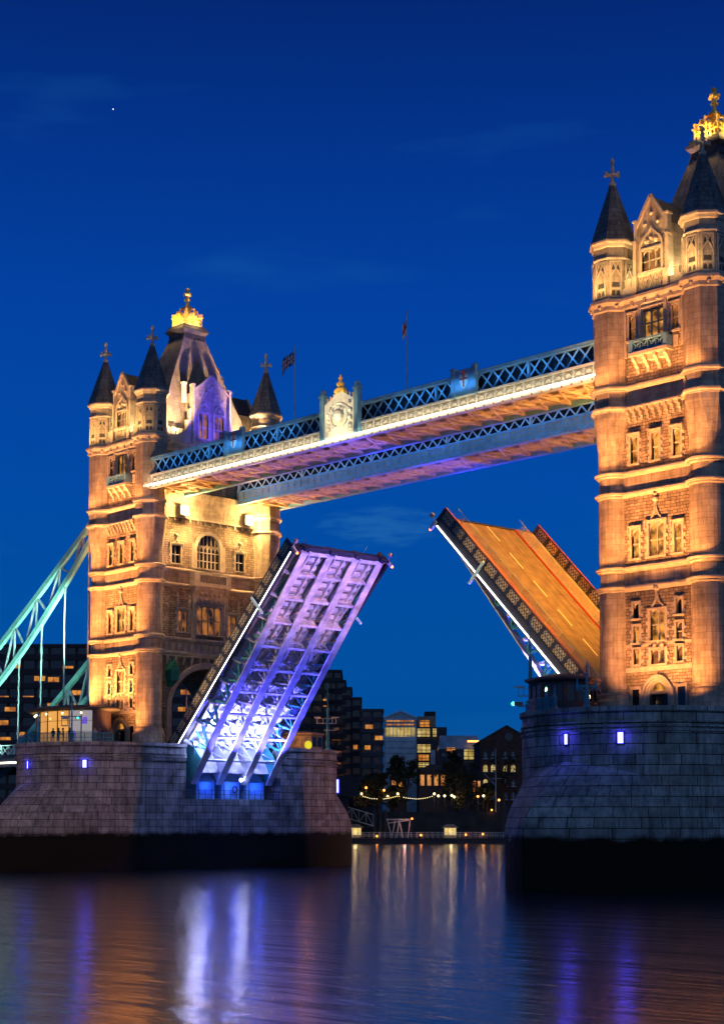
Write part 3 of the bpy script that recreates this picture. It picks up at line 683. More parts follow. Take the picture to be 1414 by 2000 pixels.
        mb.box(-2.95, 2.95, -XW - 1.1, -XW, 35.3, 35.65); mb.box(-2.95, 2.95, -XW - 1.1, -XW - .85, 36.75, 37.0); mb.box(-2.9, 2.9, -XW - 1.05, -XW - .85, 35.65, 35.8)
        for s in (-1, 1): mb.box(*sorted((s * 2.1, s * 2.9)), -XW - 1.1, -XW - .8, 35.65, 36.9); mb.box(*sorted((s * 2.75, s * 2.92)), -XW - .85, -XW, 35.65, 36.95)
        for i in range(10):
            x = -1.89 + i * .42; mb.bar((x - .2, -XW - .96, 35.8), (x + .2, -XW - .96, 36.75), .08, .1, (0, 1, 0)); mb.bar((x + .2, -XW - .96, 35.8), (x - .2, -XW - .96, 36.75), .08, .1, (0, 1, 0))
        fin(mb, 'balcony', 'trim')
        # carved panels between the first pair of string courses and archivolt of the road arch
        mb = MB(); mb.xf = rotz(k)
        mb.box(-7.0, 7.0, -XW - .06, -XW + .1, 26.95, 27.05); mb.box(-7.0, 7.0, -XW - .34, -XW + .1, 26.3, 26.42)
        for i in range(14):
            x = -6.5 + i; mb.box(x - .3, x + .3, -XW - .1, -XW + .1, 27.0, 28.0)
        for i in range(11):
            x = -6.4 + i * 1.28; mb.box(x - .16, x + .16, -XW - .3, -XW + .1, 25.7, 26.4); mb.box(x - .12, x + .12, -XW - .16, -XW + .1, 25.3, 25.7)
        fin(mb, 'carved_band', 'trim')
        mb = MB(); mb.xf = rotz(k)
        for r0, r1, d in ((5.6, 6.0, .12), (6.0, 6.4, .3)):
            pi_ = arch_pts(r0, DECK, 20.4, 25.0 + (r0 - 5.6), 12, .6); po = arch_pts(r1, DECK, 20.4, 25.0 + (r1 - 5.6), 12, .6)
            for i in range(len(pi_) - 1):
                A, B, Cc, D = pi_[i], pi_[i + 1], po[i + 1], po[i]
                mb.loft([[(A[0], -XW - d, A[1]), (B[0], -XW - d, B[1]), (Cc[0], -XW - d, Cc[1]), (D[0], -XW - d, D[1])], [(A[0], -XW + .1, A[1]), (B[0], -XW + .1, B[1]), (Cc[0], -XW + .1, Cc[1]), (D[0], -XW + .1, D[1])]])
        fin(mb, 'road_arch', 'trim')
        # dormer
        g = MB(); g.xf = rotz(k); gy = XW + .45; hw = 2.75
        wall_grid(g, -hw, hw, 53.4, 60.2, [(-2.0, -.5, 54.3, 57.6), (.5, 2.0, 54.3, 57.6)], gy, .4)
        g.poly([(-hw, -gy, 60.2), (hw, -gy, 60.2), (0, -gy, 62.4)])
        for s in (-1, 1): g.poly([(s * hw, -gy, 53.4), (s * hw, -gy + 3.6, 53.4), (s * hw, -gy + 3.6, 60.2), (s * hw, -gy, 60.2)][::s])
        gb = fin(g, 'dormer', 'ashlar')
        for a in (-1.25, 1.25): window(gb, k, gy, a, 54.3, 57.6, 1.5, 2, (.45,), 'point', False, 'win_dim', False)
        g = MB(); g.xf = rotz(k)
        for s in (-1, 1):
            g.box(*sorted((s * hw, s * (hw + .3))), -gy - .25, -gy + .5, 53.4, 60.9); g.box(*sorted((s * (hw - .05), s * (hw + .4))), -gy - .32, -gy + .55, 60.9, 61.15)
            g.bar((s * (hw + .1), -gy - .02, 60.3), (0, -gy - .02, 62.6), .3, .3, (0, 1, 0))
            g.lathe([(.36, 58.9), (.36, 61.2), (.46, 61.3), (.46, 61.5)], 10, s * (hw + .7), -gy + 1.2)
            for q in range(3): g.box(*sorted((s * (hw + .3), s * (hw + 1.5 - q * .42))), -gy + .1, -gy + .5, 53.4 + q * 1.5, 54.9 + q * 1.5)
            pv = (s * 1.25 - .85, 57.75)
            for t in range(1, 7):
                an = math.pi - t * math.pi / 6; cu = (s * 1.25 + .85 * math.cos(an), 57.75 + 1.1 * math.sin(an)); g.bar((pv[0], -gy - .08, pv[1]), (cu[0], -gy - .08, cu[1]), .16, .2, (0, 1, 0)); pv = cu
        for x, z in ((-1.2, 58.3), (1.2, 58.3), (0, 59.2), (-1.9, 59.6), (1.9, 59.6), (-.9, 60.3), (.9, 60.3), (0, 61.2)): g.ball((x, -gy - .02, z), .2, 8); g.bar((x - .3, -gy - .03, z - .3), (x + .3, -gy - .03, z + .3), .07, .1, (0, 1, 0))
        fin(g, 'dormer_trim', 'trim', gb)
        g = MB(); g.xf = rotz(k)
        g.poly([(-hw - .1, -gy + .15, 60.1), (0, -gy + .15, 62.5), (0, -gy + 3.6, 62.5), (-hw - .1, -gy + 3.6, 60.1)][::-1]); g.poly([(hw + .1, -gy + .15, 60.1), (0, -gy + .15, 62.5), (0, -gy + 3.6, 62.5), (hw + .1, -gy + 3.6, 60.1)])
        fin(g, 'dormer_roof', 'lead', gb)
    # ---- crenellated parapets
    mb = MB()
    for k, y, spans in ((0, YW + .1, ((-3.4, -2.0), (2.0, 3.4))), (2, YW + .1, ((-3.4, -2.0), (2.0, 3.4))), (1, XW + .1, ((-7.4, -4.2), (4.2, 7.4))), (3, XW + .1, ((-7.4, -4.2), (4.2, 7.4)))):
        for a0, a1 in spans:
            mb = MB(); mb.xf = rotz(k); mb.box(a0, a1, -y - .15, -y + .2, 53.4, 54.35); n = max(1, int((a1 - a0) / .95))
            for i in range(n):
                x = a0 + (i + .5) * (a1 - a0) / n; mb.box(x - .3, x + .3, -y - .15, -y + .2, 54.35, 55.0); mb.box(x - .36, x + .36, -y - .22, -y + .27, 55.0, 55.12)
            fin(mb, 'parapet', 'trim')
    # ---- roof, platform and gilded crown
    mb = MB(); q = lambda a, b, z: [(-a, -b, z), (a, -b, z), (a, b, z), (-a, b, z)]
    mb.loft([q(4.45, 8.3, 53.6), q(4.2, 7.7, 54.4), q(1.5, 1.6, 68.5)])
    for (p, r) in zip(q(4.2, 7.7, 54.4), q(1.5, 1.6, 68.5)): mb.tube(p, r, .1, 6)
    rf = fin(mb, 'roof', 'slate')
    mb = MB(); mb.loft([q(1.62, 1.72, 68.2), q(1.62, 1.72, 68.9), q(1.95, 2.05, 69.3), q(1.95, 2.05, 69.55), q(1.7, 1.8, 69.7), q(1.7, 1.8, 70.05)])
    for i in range(7):
        for s in (-1, 1):
            t = -1.5 + i * .5; mb.ball((t, s * 1.72, 68.25), .16, 6); mb.ball((s * 1.62, t, 68.25), .16, 6)
    fin(mb, 'roof_platform', 'lead', rf)
    mb = MB(); r = 1.45
    for i in range(4):
        t0, t1 = math.pi / 4 + i * math.pi / 2, math.pi / 4 + (i + 1) * math.pi / 2; c0 = Vector((r * math.cos(t0), r * math.sin(t0), 0)) * 1.3; c1 = Vector((r * math.cos(t1), r * math.sin(t1), 0)) * 1.3
        for z, w in ((70.15, .2), (70.75, .14)): mb.bar(c0 + Vector((0, 0, z)), c1 + Vector((0, 0, z)), w, w)
        for j in range(7):
            p = c0.lerp(c1, (j + .0) / 6); hgt = (1.25, .5, .8, 1.2, .8, .5, 0)[j]
            if hgt:
                mb.tube(p + Vector((0, 0, 70.1)), p + Vector((0, 0, 70.7 + hgt * .7)), .09, 6); mb.ball(p + Vector((0, 0, 70.85 + hgt * .7)), .19 if hgt < 1.6 else .26, 8)
                dd = (c1 - c0).normalized() * .22
                if hgt > .9: mb.ball(p + dd + Vector((0, 0, 70.6 + hgt * .6)), .13, 6); mb.ball(p - dd + Vector((0, 0, 70.6 + hgt * .6)), .13, 6)
        # arched ribs gathering to the centre
        pv = c0 + Vector((0, 0, 71.0))
        for t in (.2, .4, .6, .8, 1.0):
            cu = c0 * (1 - t ** 1.3) + Vector((0, 0, 71.0 + 1.75 * math.sin(t * math.pi / 2))); mb.tube(pv, cu, .11, 6); pv = cu
            if t < 1: mb.ball(cu + Vector((0, 0, .18)), .14, 6)
    mb.lathe([(.3, 70.1), (.3, 72.2), (.75, 72.55), (.6, 72.8), (.28, 73.05), (.2, 73.6), (.45, 73.75), (.25, 73.95), (.26, 74.2), (.52, 74.5), (.26, 74.8), (.2, 75.0), (.34, 75.2), (0, 75.5)], 10)
    for t in range(4): mb.ball((.5 * math.cos(t * 1.571), .5 * math.sin(t * 1.571), 74.5), .2, 6)
    for t in range(8): mb.ball((.95 * math.cos(t * .785), .95 * math.sin(t * .785), 71.7 + .35 * (t % 2)), .3, 8); mb.ball((1.35 * math.cos(t * .785 + .39), 1.35 * math.sin(t * .785 + .39), 71.1), .27, 8)
    fin(mb, 'crown', 'gold')
    # small ladder-like roof ridge spikes
    return root
tower = build_tower('floodlit stone tower at the far end of the walkways, behind the blue-lit raised leaf')
tower2 = copy_tree(tower); tower2.location = (SPAN, 0, DECK)
tower2['label'] = 'larger nearer floodlit stone tower cut off by the right edge, beside the orange road leaf'
for t in (tower, tower2): t['group'] = 'stone towers of the bridge'

def tower_lamps(cx, side):
    """floodlights on the deck and on the ledges; side = +1 when the middle of the river lies towards +x"""
    for sy in (-1, 1):
        for x in (-5.4, -1.9, 1.9, 5.4): lamp('SPOT', (cx + x, sy * (14.3 if cx or x > 5 or sy > 0 else 13.4), DECK + (.5 if cx or x > 5 or sy > 0 else 5.0)), (cx + x * .75, sy * 10.2, 25), 6400 if cx else 8000, AMBER, size=.1, angle=105, blend=.9)
        for x in (-5.0, 0, 5.0):
            lamp('SPOT', (cx + x * .8, sy * 20.6, DECK + (1.6 if cx else 5.2)), (cx + x * .9, sy * 9.8, 36), 50000, AMBER, size=.1, angle=36, blend=.8)
            lamp('SPOT', (cx + x * .8, sy * 21.2, DECK + (1.6 if cx else 5.2)), (cx + x * .9, sy * 9.8, 52), 78000, (1.0, .39, .12), size=.1, angle=24, blend=.8)
        for zr, pw in ((28.9, 330), (37.6, 360), (45.5, 480)): lamp('AREA', (cx, sy * 11.6, zr), (cx, sy * 10.2, zr + 4), pw, AMBER, size=13.0, angle=150, size_y=.15)
        lamp('AREA', (cx, sy * 12.3, 53.7), (cx, sy * 11.0, 57.5), 950, GOLDEN, size=13.5, angle=150, size_y=.15)
        for s in (-1, 1): lamp('POINT', (cx + s * 2.75, sy * 8.9, 54.6), None, 560, CREAM, size=.12)
    for sy in (-1, 1):
        lamp('SPOT', (cx + side * 9.5, sy * 7.3, 51.3), (cx + side * 2.4, sy * 4.6, 61.5), 60000, (1.0, .58, .28), size=.1, angle=46, blend=1)
        lamp('POINT', (cx + side * 4.6, sy * 5.6, 54.9), None, 260, CREAM, size=.1)
        for q in (-1, 1): lamp('SPOT', (cx + q * 3.4, sy * 9.2, 55.3), (cx + q * 1.2, sy * 3.2, 64), 1800, (1.0, .62, .36), size=.1, angle=60, blend=1)
    for sx in (-1, 1):
        for sy in (-1, 1):
            lamp('POINT', (cx + (2.15 if sx == sy else 0) * sx, (0 if sx == sy else 2.15) * sy, 70.6), None, 430, (1.0, .62, .18), size=.1)
            lamp('SPOT', (cx + sx * 3.0, sy * 7.0, 55.0), (cx + sx * 5.05, sy * 9.2, 66.4), 8000, CREAM, size=.08, angle=16, blend=.5)
tower_lamps(0, 1); tower_lamps(SPAN, -1)

# ------------------------------------------------------------------ river piers
PR, PYC = 10.4, 12.4
def nose_ext(phi):
    """extra reach of the pointed cutwater beyond the drum; phi measured from the nose"""
    t = max(0.0, 1 - abs(phi) / R_(82)); return 5.4 * t ** 2.0
def pier_plan(r, ext=0.0, seg=22):
    pts = [(r, -PYC), (r, PYC)]
    for s in (1, -1):
        for i in range(1, seg + (0 if s < 0 else 1)):
            a = math.pi * i / seg; phi = a - math.pi / 2; rr = r + nose_ext(phi) * ext
            pts.append((s * rr * math.cos(a), s * (PYC + rr * math.sin(a))))
        if s > 0: pts.append((-r, -PYC))
    return pts
def build_pier(label):
    off = (0, 0, 0)
    root = thing('bridge_pier', label, 'pier', (0, 0, 0), (0, 0, 0), 'granite river piers')
    mb = MB()
    PX0, PYA, PYB, PZ = 6.9, -7.5, 7.5, 8.5
    pl = pier_plan(PR); n = len(pl)
    u = 0.0
    for i in range(n):
        a, b = pl[i], pl[(i + 1) % n]; d = math.hypot(b[0] - a[0], b[1] - a[1])
        if i == 0:      # side with the bascule chamber
            for (y0, y1, z0, z1) in ((-PYC, PYA, -2, 15.1), (PYA, PYB, -2, PZ), (PYB, PYC, -2, 15.1)): mb.poly([(PR, y0, z0), (PR, y1, z0), (PR, y1, z1), (PR, y0, z1)], [(y0 + PYC, z0), (y1 + PYC, z0), (y1 + PYC, z1), (y0 + PYC, z1)])
        else:
            mb.poly([(a[0], a[1], -2), (b[0], b[1], -2), (b[0], b[1], 15.1), (a[0], a[1], 15.1)], [(u, -2), (u + d, -2), (u + d, 15.1), (u, 15.1)], 2 <= i < n - 1 and i != 2 + 21)
        u += d
    # cutwater noses, drawn as a half dome leaning on the drum
    for s in (1, -1):
        lev = [(-2, 1.0), (4.6, 1.0), (5.3, .985), (6.1, .93), (6.9, .84), (7.7, .72), (8.5, .58), (9.3, .43), (10.0, .29), (10.6, .17), (11.0, .02)]
        A = [R_(-90) + R_(180) * i / 30 for i in range(31)]
        def P(k, phi):
            z, g = lev[k]; e = nose_ext(phi); rr = PR + (e + 1.1) * g - 1.1
            return (s * rr * math.sin(phi), s * (PYC + rr * math.cos(phi)), z)
        for k in range(len(lev) - 1):
            for i in range(30):
                pts = [P(k, A[i]), P(k, A[i + 1]), P(k + 1, A[i + 1]), P(k + 1, A[i])]
                uu = [A[i] * 13, A[i + 1] * 13]; vz = [lev[k][0], lev[k + 1][0]]
                mb.poly(pts[::-1], [(uu[0], vz[1]), (uu[1], vz[1]), (uu[1], vz[0]), (uu[0], vz[0])], True)
    # deck with the notch of the bascule chamber
    far = [p for p in pl]
    mb.poly([(p[0], p[1], 15.08) for p in far if p[1] >= PYC - 1e-6]); mb.poly([(p[0], p[1], 15.08) for p in far if p[1] <= -PYC + 1e-6][-1:] + [(p[0], p[1], 15.08) for p in far if p[1] <= -PYC + 1e-6][:-1])
    for (x0, x1, y0, y1) in ((-PR, PX0, -PYC, PYC), (PX0, PR, -PYC, PYA), (PX0, PR, PYB, PYC)): mb.poly([(x0, y0, 15.08), (x1, y0, 15.08), (x1, y1, 15.08), (x0, y1, 15.08)])
    mb.poly([(PX0, PYA, PZ), (PR, PYA, PZ), (PR, PYB, PZ), (PX0, PYB, PZ)]); mb.poly([(PX0, PYA, PZ), (PX0, PYB, PZ), (PX0, PYB, 15.08), (PX0, PYA, 15.08)])
    mb.poly([(PX0, PYA, PZ), (PR, PYA, PZ), (PR, PYA, 15.08), (PX0, PYA, 15.08)]); mb.poly([(PX0, PYB, PZ), (PR, PYB, PZ), (PR, PYB, 15.08), (PX0, PYB, 15.08)])
    body = mb.build('stone_body', 'granite', root, off)
    # mouldings round the head of the pier
    def ring(z0, z1, out_):
        m2 = MB(); o = pier_plan(PR + out_); inn = pier_plan(PR - .2); N_ = len(o); u = 0
        for i in range(N_):
            if i == 0: segs = [((PR + out_, -PYC), (PR + out_, PYA)), ((PR + out_, PYB), (PR + out_, PYC))] if z1 > PZ else [(o[0], o[1])]
            else: segs = [(o[i], o[(i + 1) % N_])]
            for a, b in segs:
                d = math.hypot(b[0] - a[0], b[1] - a[1]); f = lambda p: (p[0] * (1 - (out_ + .2) / 11), p[1] * (1 - (out_ + .2) / 23)) if i else (PR - .2, p[1])
                ai, bi = f(a), f(b)
                m2.poly([(a[0], a[1], z0), (b[0], b[1], z0), (b[0], b[1], z1), (a[0], a[1], z1)], [(u, z0), (u + d, z0), (u + d, z1), (u, z1)])
                m2.poly([(a[0], a[1], z1), (b[0], b[1], z1), (bi[0], bi[1], z1), (ai[0], ai[1], z1)]); m2.poly([(ai[0], ai[1], z0), (bi[0], bi[1], z0), (b[0], b[1], z0), (a[0], a[1], z0)])
                u += d
        return m2
    for z0, z1, o_ in ((14.72, 15.12, .22), (13.76, 13.9, .14), (13.42, 13.58, .22), (13.06, 13.24, .14)): ring(z0, z1, o_).build('moulding', 'granite', root, off)
    # machinery housings at the foot of the leaf
    for y in (-3.93, 0, 3.93):
        mb = MB(); mb.box(7.2, 9.6, y - 1.42, y + 1.42, 8.52, 10.6)
        mb.poly([(9.75, y - 1.5, 10.6), (9.75, y + 1.5, 10.6), (7.4, y + 1.5, 12.4), (7.4, y - 1.5, 12.4)])
        for s in (-1, 1): mb.poly([(9.75, y + s * 1.5, 10.6), (7.4, y + s * 1.5, 12.4), (7.4, y + s * 1.5, 10.6)][::s])
        mb.poly([(9.75, y - 1.5, 10.6), (7.4, y - 1.5, 10.6), (7.4, y + 1.5, 10.6), (9.75, y + 1.5, 10.6)])
        for q in (-.5, 0, .5): mb.box(9.6, 9.66, y + q * 2 - .05, y + q * 2 + .05, 8.6, 10.5)
        mb.build('machinery_housing', 'blue', root, off)
    mb = MB()
    for z in (9.1, 9.6):
        mb.tube((10.2, PYA + .1, z), (10.2, PYB - .1, z), .035, 6)
    for i in range(16): mb.tube((10.2, PYA + .2 + i * .973, 8.5), (10.2, PYA + .2 + i * .973, 9.6), .03, 6)
    mb.build('chamber_railing', 'navy', root, off)
    return root
pier = build_pier('granite pier under the farther stone tower, with the blue-lit leaf rising out of it')
pier2 = copy_tree(pier); pier2.location = (SPAN, 0, 0); pier2.rotation_euler = (0, 0, math.pi)
pier2['label'] = 'nearer granite pier at the right edge, under the small dark control cabin'
# lifebuoy on the middle housing
mb = MB(); prev = None
for i in range(13):
    t = i * math.pi / 6; p = Vector((9.72, .55 + .36 * math.cos(t), 9.75 + .36 * math.sin(t)))
    if prev is not None: mb.tube(prev, p, .09, 8)
    prev = p
tag(mb.build('lifebuoy', 'navy'), 'dark lifebuoy ring hanging on the middle blue housing below the raised leaf', 'lifebuoy')

def niche_lamp(cx, ang, label, m='lamp_blue', power=70, w=.32, h=.44):
    """glowing box lamp recessed in the pier wall; ang from the nose towards the middle of the river"""
    a = R_(ang); px, py = cx + PR * math.sin(a), -PYC - PR * math.cos(a)
    root = thing('wall_lamp', label, 'lamp', (px, py, 12.5), (0, 0, a), 'lamps in the pier walls')
    mb = MB(); mb.box(-w, w, -.09, .2, h, h + .1); mb.box(-w, w, -.09, .2, -h - .1, -h); mb.box(-w, -w + .09, -.09, .2, -h, h); mb.box(w - .09, w, -.09, .2, -h, h); mb.build('frame', 'navy', root)
    mb = MB(); mb.box(-w + .09, w - .09, -.05, .1, -h, h); mb.build('glass', m, root)
    if m == 'lamp_blue': lamp('POINT', (cx + (PR + .5) * math.sin(a), -PYC - (PR + .5) * math.cos(a), 12.7), None, power, (.07, .06, 1.0), size=.3)
niche_lamp(0, -2, 'small blue wall lamp near the left end of the far pier', 'lamp_blue', 60, .22, .42)
niche_lamp(0, 44, 'blue wall lamp on the far pier, below the lit pavilion', 'lamp_blue', 60)
niche_lamp(SPAN, 1, 'bright blue starry wall lamp on the near pier, below the dark cabin', 'lamp_blue', 110, .26, .42)
niche_lamp(SPAN, 28, 'blue barred wall lamp on the near pier, under the tower doorway')
niche_lamp(SPAN, 46, 'unlit dark wall opening on the near pier, right of the blue lamps', 'dark', 0, .32, .38)

# ------------------------------------------------------------------ high-level walkways
def build_walkway(label, y0, y1, outer, strip):
    """two lattice sides, a floor with bracing and a low roof; 'outer' is the side facing away from the bridge axis"""
    root = thing('high_walkway', label, 'walkway', (0, 0, 46.4), (0, 0, 0), 'high-level walkways between the towers')
    off = (0, 0, 46.4); XA, XB = 5.4, SPAN - 5.4
    def fin(mb, nm, m, p=None): return mb.build(nm, m, p or root, off)
    mb = MB(); mb.box(XA, XB, y0 + .1, y1 - .1, 46.95, 47.1); fl = fin(mb, 'floor', 'soffit')
    # bracing under the floor
    mb = MB(); n = 24; st = (XB - XA) / n
    for i in range(n + 1):
        x = XA + i * st; mb.box(x - .14, x + .14, y0 + .3, y1 - .3, 46.55, 46.95)
        if i < n:
            mb.bar((x, y0 + .3, 46.72), (x + st, y1 - .3, 46.72), .2, .22); mb.bar((x, y1 - .3, 46.76), (x + st, y0 + .3, 46.76), .2, .22)
    for y in ((y0 * 2 + y1) / 3, (y0 + 2 * y1) / 3): mb.box(XA, XB, y - .1, y + .1, 46.65, 46.95)
    fin(mb, 'floor_bracing', 'soffit', fl)
    for y, s, m1 in ((y0, -1, 0), (y1, 1, 0)):
        # bottom girder with its ornamental panels
        mb = MB(); mb.mi = 0
        yo = y
        mb.box(XA, XB, *sorted((yo, yo - s * .25)), 46.5, 48.15)
        mb.box(XA, XB, *sorted((yo + s * .28, yo - s * .3)), 46.45, 46.62); mb.box(XA, XB, *sorted((yo + s * .14, yo - s * .3)), 46.95, 47.1)
        mb.box(XA, XB, *sorted((yo + s * .2, yo - s * .3)), 48.0, 48.2)
        mb.mi = 1
        n = 58; st = (XB - XA) / n
        for i in range(n):
            x = XA + i * st
            mb.mi = 0; mb.box(x - .09, x + .09, *sorted((yo, yo + s * .12)), 47.1, 48.0)
            mb.mi = 1; mb.box(x + .16, x + st - .16, *sorted((yo, yo + s * .05)), 47.2, 47.32); mb.box(x + .16, x + st - .16, *sorted((yo, yo + s * .05)), 47.82, 47.94)
            for q in range(7):
                a0 = math.pi * q / 7; a1 = math.pi * (q + 1) / 7; xm = x + st / 2
                mb.bar((xm + .42 * math.cos(a0), yo + s * .03, 47.38 + .36 * math.sin(a0)), (xm + .42 * math.cos(a1), yo + s * .03, 47.38 + .36 * math.sin(a1)), .07, .08, (0, 1, 0))
            mb.mi = 2; mb.ball((x, yo + s * .3, 46.55), .12, 6)
        fin(mb, 'fascia', ['bluew' if (s == outer and strip) else 'blue', 'ornament', 'lamp_off'])
        # lattice
        mb = MB(); n = 46; st = (XB - XA) / n
        for i in range(n):
            x = XA + i * st
            for d in (-1, 1):
                xa, xb = (x, x + st) if d > 0 else (x + st, x)
                yy = yo - s * (.10 if d > 0 else .18)
                mb.bar((xa, yy, 48.2), (xb, yy, 49.95), .16, .07, (0, 1, 0))
            mb.box(x + st / 2 - .12, x + st / 2 + .12, *sorted((yo - s * .04, yo - s * .1)), 48.95, 49.19)
        for i in range(0, n + 1, 8):
            x = XA + i * st; mb.box(x - .13, x + .13, *sorted((yo, yo - s * .28)), 48.2, 49.95)
        fin(mb, 'lattice', 'blue' if strip else 'blue_pale')
        mb = MB(); mb.box(XA, XB, *sorted((yo + s * .12, yo - s * .32)), 49.95, 50.2); mb.box(XA, XB, *sorted((yo + s * .2, yo - s * .36)), 50.2, 50.3)
        fin(mb, 'top_chord', 'blue')
    # glazed inner walls behind the lattice and the roof
    for y, s in ((y0 + .55, 1), (y1 - .55, -1)):
        mb = MB(); mb.box(XA, XB, y - .03, y + .03, 47.1, 49.95)
        fin(mb, 'inner_wall', 'dark')
    mb = MB(); ym = (y0 + y1) / 2
    mb.loft([[(XA, y0 - .05, 50.3), (XB, y0 - .05, 50.3), (XB, y1 + .05, 50.3), (XA, y1 + .05, 50.3)], [(XA, ym - .6, 50.85), (XB, ym - .6, 50.85), (XB, ym + .6, 50.85), (XA, ym + .6, 50.85)]])
    fin(mb, 'roof', 'navy')
    yo = y0 if outer < 0 else y1; s = outer
    if strip:
        mb = MB(); mb.tube((XA + .1, yo + s * .42, 46.86), (XB - .1, yo + s * .42, 46.86), .09, 8); fin(mb, 'light_tube', 'strip')
        for i in range(6):
            x = XA + (i + .5) * (XB - XA) / 6; lamp('AREA', (x, yo + s * .75, 46.75), (x, yo, 47.75), 110, (1.0, .76, .40), size=(XB - XA) / 6, angle=170, size_y=.08)
        # coat-of-arms panels and the royal centrepiece
        for xc in (22.9, SPAN - 22.9):
            mb = MB(); mb.box(xc - 1.3, xc + 1.3, *sorted((yo + s * .05, yo + s * .3)), 48.1, 50.75)
            for q in (-1, 1): mb.box(*sorted((xc + q * 1.25, xc + q * 1.7)), *sorted((yo, yo + s * .45)), 48.0, 50.9); mb.box(*sorted((xc + q * 1.2, xc + q * 1.76)), *sorted((yo, yo + s * .5)), 50.75, 51.0)
            sh = fin(mb, 'shield_panel', 'blue')
            mb = MB(); sp = [(xc - .55, 50.2), (xc + .55, 50.2), (xc + .55, 49.5), (xc + .3, 49.0), (xc, 48.75), (xc - .3, 49.0), (xc - .55, 49.5)]
            mb.extrude(sp[::-1], 'y', *sorted((yo + s * .3, yo + s * .36))); fin(mb, 'shield', 'bluew', sh)
            mb = MB(); mb.box(xc - .09, xc + .09, *sorted((yo + s * .36, yo + s * .39)), 48.9, 50.2); mb.box(xc - .55, xc + .55, *sorted((yo + s * .36, yo + s * .388)), 49.65, 49.83); mb.ball((xc, yo + s * .36, 50.42), .2, 8); fin(mb, 'cross', 'red', sh)
        xc = SPAN / 2
        mb = MB(); mb.box(xc - 2.5, xc + 2.5, *sorted((yo + s * .1, yo + s * .42)), 47.1, 50.8); 
        for q in range(8):
            t0, t1 = q / 8, (q + 1) / 8; hh = lambda t: 50.8 + 1.2 * (1 - abs(2 * t - 1)) ** 1.7 + .25 * math.sin(math.pi * t)
            mb.extrude([(xc - 2.5 + 5 * t0, 50.8), (xc - 2.5 + 5 * t0, hh(t0)), (xc - 2.5 + 5 * t1, hh(t1)), (xc - 2.5 + 5 * t1, 50.8)], 'y', *sorted((yo + s * .1, yo + s * .42)))
        cp_ = fin(mb, 'centrepiece', 'bluew')
        for q in (-1, 1):
            mb = MB(); mb.box(*sorted((xc + q * 2.4, xc + q * 3.05)), *sorted((yo, yo + s * .6)), 46.9, 51.7); mb.box(*sorted((xc + q * 2.3, xc + q * 3.15)), *sorted((yo - s * .05, yo + s * .7)), 51.7, 51.95)
            mb.lathe([(.3, 51.95), (.38, 52.15), (.3, 52.3), (.34, 52.45), (.2, 52.55)], 8, xc + q * 2.72, yo + s * .3); fin(mb, 'pillar', 'blue', cp_)
        mb = MB()
        pv = None
        for q in range(25):
            t = q * 2 * math.pi / 24; p = Vector((xc + 1.35 * math.cos(t), yo + s * .5, 49.3 + 1.35 * math.sin(t)))
            if pv is not None: mb.tube(pv, p, .13, 6)
            pv = p
        mb.ball((xc, yo + s * .45, 49.3), .75, 12)
        for q in range(26):
            rr = random.Random(q); x = xc + rr.uniform(-1.9, 1.9); z = 47.7 + rr.random() ** 1.0 * 3.0; mb.ball((x, yo + s * .44, z), rr.uniform(.14, .3), 6)
        for q in (-1, 1):
            for zz in (48.0, 48.8, 49.6): mb.ball((xc + q * 1.75, yo + s * .44, zz), .34, 8)
        fin(mb, 'carving', 'bluew', cp_)
        mb = MB(); mb.lathe([(.5, 51.9), (.55, 52.2), (.25, 52.45), (.45, 52.65), (.45, 52.85), (.2, 53.0), (.18, 53.25), (.28, 53.4), (.1, 53.6), (.12, 53.75), (0, 53.85)], 10, xc, yo + s * .26)
        gf = fin(mb, 'gilded_finial', 'gold', cp_)
        for q in (-1, 1):
            mb = MB()
            for r in range(3): mb.tube((xc + q * (1.0 + r * .5), yo + s * .3, 51.2 - r * .15), (xc + q * (1.0 + r * .5), yo + s * .3, 51.65 - r * .15), .08, 6); mb.ball((xc + q * (1.0 + r * .5), yo + s * .3, 51.7 - r * .15), .13, 6)
            mb.ball((xc + q * .55, yo + s * .3, 52.0), .36, 8); mb.bar((xc + q * .6, yo + s * .3, 51.35), (xc + q * 2.2, yo + s * .3, 50.9), .1, .1)
            fin(mb, 'gilded_spikes', 'gold', gf)
        lamp('SPOT', (xc, yo + s * 8, 45.5), (xc, yo, 50.0), 6500, CREAM, size=.2, angle=46, blend=.8)
    return root
M['ornament'] = weathered('ochre_ornament', (0.34, 0.29, 0.20), 0.2, 2, 0.5)
M['lamp_off'] = mat('orange_glass_globe', (0.45, 0.14, 0.03), 0.3)
build_walkway('nearer high walkway with cream-lit edge, white coat of arms and gilded crest', -10.2, -4.1, -1, True)
build_walkway('farther high walkway, plain blue lattice partly hidden behind the lit one', 4.3, 10.4, 1, False)
# light washing the lattices and soffits
for i in range(5):
    x = 14 + i * 13.6
    lamp('AREA', (x, -3.4, 48.4), (x, 4.3, 48.6), 170, (.12, .46, 1.0), size=13, angle=80, size_y=.3)
    if i != 2: lamp('AREA', (x, -12.6, 48.9), (x, -10.2, 49.2), 75, (.10, .46, 1.0), size=13, angle=50, size_y=.15)
    for y in (-7.1, 7.3): lamp('AREA', (x, y, 44.6), (x, y, 47), (240, 190, 150, 190, 240)[i], (1.0, .43, .09), size=16, angle=150, size_y=.3)
for y in (-7.1, 7.3):
    for sx, x0 in ((1, 6.5), (-1, SPAN - 6.5)):
        lamp('SPOT', (x0, y, 43.6), (x0 + sx * 14, y, 47), 2600, AMBER, size=.2, angle=110, blend=1)
